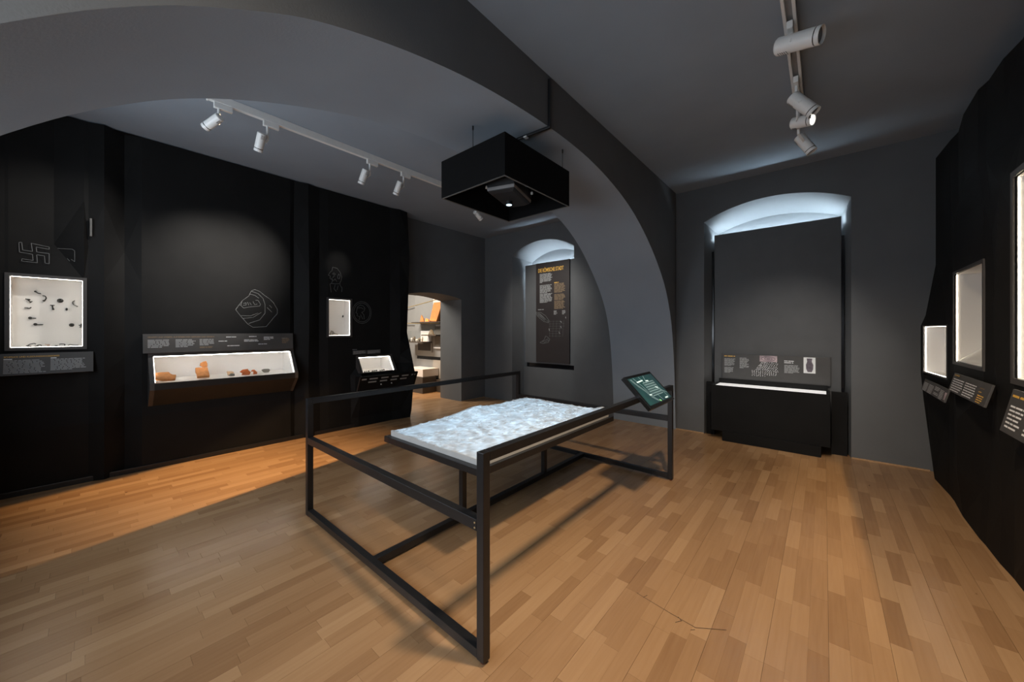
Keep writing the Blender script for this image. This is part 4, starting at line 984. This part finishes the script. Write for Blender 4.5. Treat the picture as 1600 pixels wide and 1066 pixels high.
MB().box((-8.02, YD - .06, .82), (xo - .02, YD + .01, 3.0)).build('upper_panel', 'next_wall', du, bevel=.003)
MB().box((-7.98, YD - .02, .74), (xo - .02, YD + .01, .82)).build('slot', 'lens_dark', du)
MB().box((-7.96, YD - .07, .30), (xo - .02, YD + .01, .74)).build('lower_panel', 'next_wall', du, bevel=.003)
MB().box((-7.98, YD - .16, .0), (xo - .02, YD - .0, .29)).build('plinth', 'dark_brown', du, bevel=.003)
bx = tag(MB().box((-7.75, 5.02, .38), (-7.02, YD - .08, .56)).build('bench_box', 'case_white', bevel=.004), 'long white box on the plinth seen through the doorway', 'box')
tag(MB().box((-7.8, 5.0, .0), (-7.0, YD - .17, .37)).build('long_plinth', 'dark_brown', bevel=.004), 'dark brown base under the long white box past the doorway', 'plinth')
sh = thing('tile_shelf', 'upper thin shelf carrying orange tiles seen through the doorway', 'shelf', (-7.2, 5.4, 1.66))
MB().box((-7.78, 5.22, 1.645), (xo - .06, YD - .06, 1.665)).build('board', 'dark_brown', sh)
MB().box((-7.25, YD - .065, 1.95), (-6.80, YD - .061, 2.62)).build('back_panel', 'case_white', sh)
M['terra_bright'] = mat('bright_terracotta', (.75, .30, .09), .8, var=.12, scale=20, bump=.3, bscale=60)
G5 = 'orange tiles on the shelf past the doorway'
sherd('roof_tile', 'large upright orange roof tile on the shelf past the doorway', [(0, 0), (.30, 0), (.38, .46), (.06, .46)], (-7.15, 5.34, 1.668), (1, 0, 0), (.02, .16, 1), .045, 'terra_bright', 'roof tile', group=None)
sherd('roof_tile', 'narrow orange tile leaning against the large one past the doorway', [(0, 0), (.12, 0), (.24, .40), (.16, .42)], (-6.92, 5.27, 1.668), (1, 0, 0), (.02, .14, 1), .035, 'terra_bright', 'roof tile', group=None)
sherd('tile_fragment', 'small pointed orange tile fragment at the left of the shelf past the doorway', [(0, 0), (.16, 0), (.13, .08), (.03, .17)], (-7.52, 5.32, 1.668), (1, 0, 0), (0, .1, 1), .03, 'terra_bright', 'tile fragment', group=None)
sherd('tile_fragment', 'low orange tile fragment in front of the large tile past the doorway', [(0, 0), (.14, 0), (.12, .06), (.02, .08)], (-7.22, 5.25, 1.668), (1, 0, 0), (0, .1, 1), .03, 'terra_bright', 'tile fragment', group=None)
def vitrine(label, x0, x1, y0, y1, z0, z1, bw):
    t = thing('glass_vitrine', label, 'display case', ((x0 + x1) / 2, (y0 + y1) / 2, z0))
    MB().box((x0 - .02, y0 - .01, z0 - .025), (x1 + .02, y1, z0)).build('shelf', 'dark_brown', t)
    MB().box((x1 - bw, y1 - .012, z0), (x1, y1, z1)).build('back_panel', 'case_white', t)
    MB().box((x0, y0, z0), (x1, y0 + .005, z1)).build('glass_pane', 'glass', t)
    MB().box((x0, y0 + .005, z0), (x0 + .005, y1 - .012, z1)).build('glass_pane', 'glass', t)
    return t
vitrine('small glass vitrine with white back nearer the door jamb', -7.30, -6.78, 5.20, 5.48, 1.36, 1.60, .34)
vitrine('lower glass vitrine with small pale pots past the doorway', -8.02, -7.20, 5.12, 5.40, 1.19, 1.45, .42)
G6 = 'small pale pots in the lower vitrine past the doorway'
for k in range(6):
    x = -7.86 + k * .105; hgt_ = .06 + .03 * ((k * 7) % 3)
    mb = MB().cyl((x, 5.22, 1.191), (x, 5.22, 1.191 + hgt_ * .6), .018, .032, n=12); mb.cyl((x, 5.22, 1.191 + hgt_ * .6), (x, 5.22, 1.191 + hgt_), .032, .020, n=12)
    tag(mb.build('small_pot', 'case_white' if k % 2 else 'stone_grey', smooth=True), ('small white pot, ' if k % 2 else 'small grey pot, ') + ('leftmost', 'second', 'third', 'fourth', 'fifth', 'rightmost')[k] + ' in the lower vitrine past the doorway', 'pot', G6)
sherd('stone_fragment', 'dark pointed stone in the small vitrine near the door jamb', [(0, 0), (.18, 0), (.14, .06), (.09, .12), (.04, .07)], (-7.12, 5.30, 1.362), (1, 0, 0), (0, 0, 1), .06, 'stone_grey', 'stone', group=None)
pc = thing('framed_picture', 'brown picture panel in a pale frame past the doorway', 'picture', (-7.6, 5.47, .92))
MB().box((-7.88, YD - .085, .92), (-7.28, YD - .06, 1.17)).build('frame', 'next_wall', pc, bevel=.003)
MB().box((-7.84, YD - .09, .96), (-7.32, YD - .085, 1.16)).build('picture', 'dark_brown', pc)
rp = thing('carved_stone', 'grey carved relief slab on the unit past the doorway', 'relief', (-6.9, 5.47, 1.05))
MB().box((-7.14, YD - .10, 1.06), (-6.70, YD - .06, 1.56)).build('slab', 'stone_grey', rp, bevel=.004)
MB().box((-7.16, YD - .12, 1.03), (-6.68, YD - .06, 1.06)).build('ledge', 'case_white', rp)
tag(MB().cyl((-9.5, 5.49, 1.93), (-6.6, 5.485, 2.27), .010, n=8).build('brass_rod', 'brass'), 'upper thin brass rod slanting up past the doorway', 'rod')
tag(MB().cyl((-9.5, 5.49, 1.66), (-7.0, 5.485, 1.635), .010, n=8).build('brass_rod', 'brass'), 'lower level brass rod above the pots past the doorway', 'rod')
G7 = 'ochre stones low past the doorway'
for k in range(3):
    sherd('ochre_stone', ('left', 'middle', 'right')[k] + ' of three small ochre stones on the floor past the doorway', [(0, 0), (.06, 0), (.05, .045), (.02, .055)], (-7.72 + k * .09, 4.93, .0), (1, 0, 0), (0, 0, 1), .05, 'terracotta', 'stone', group=G7)
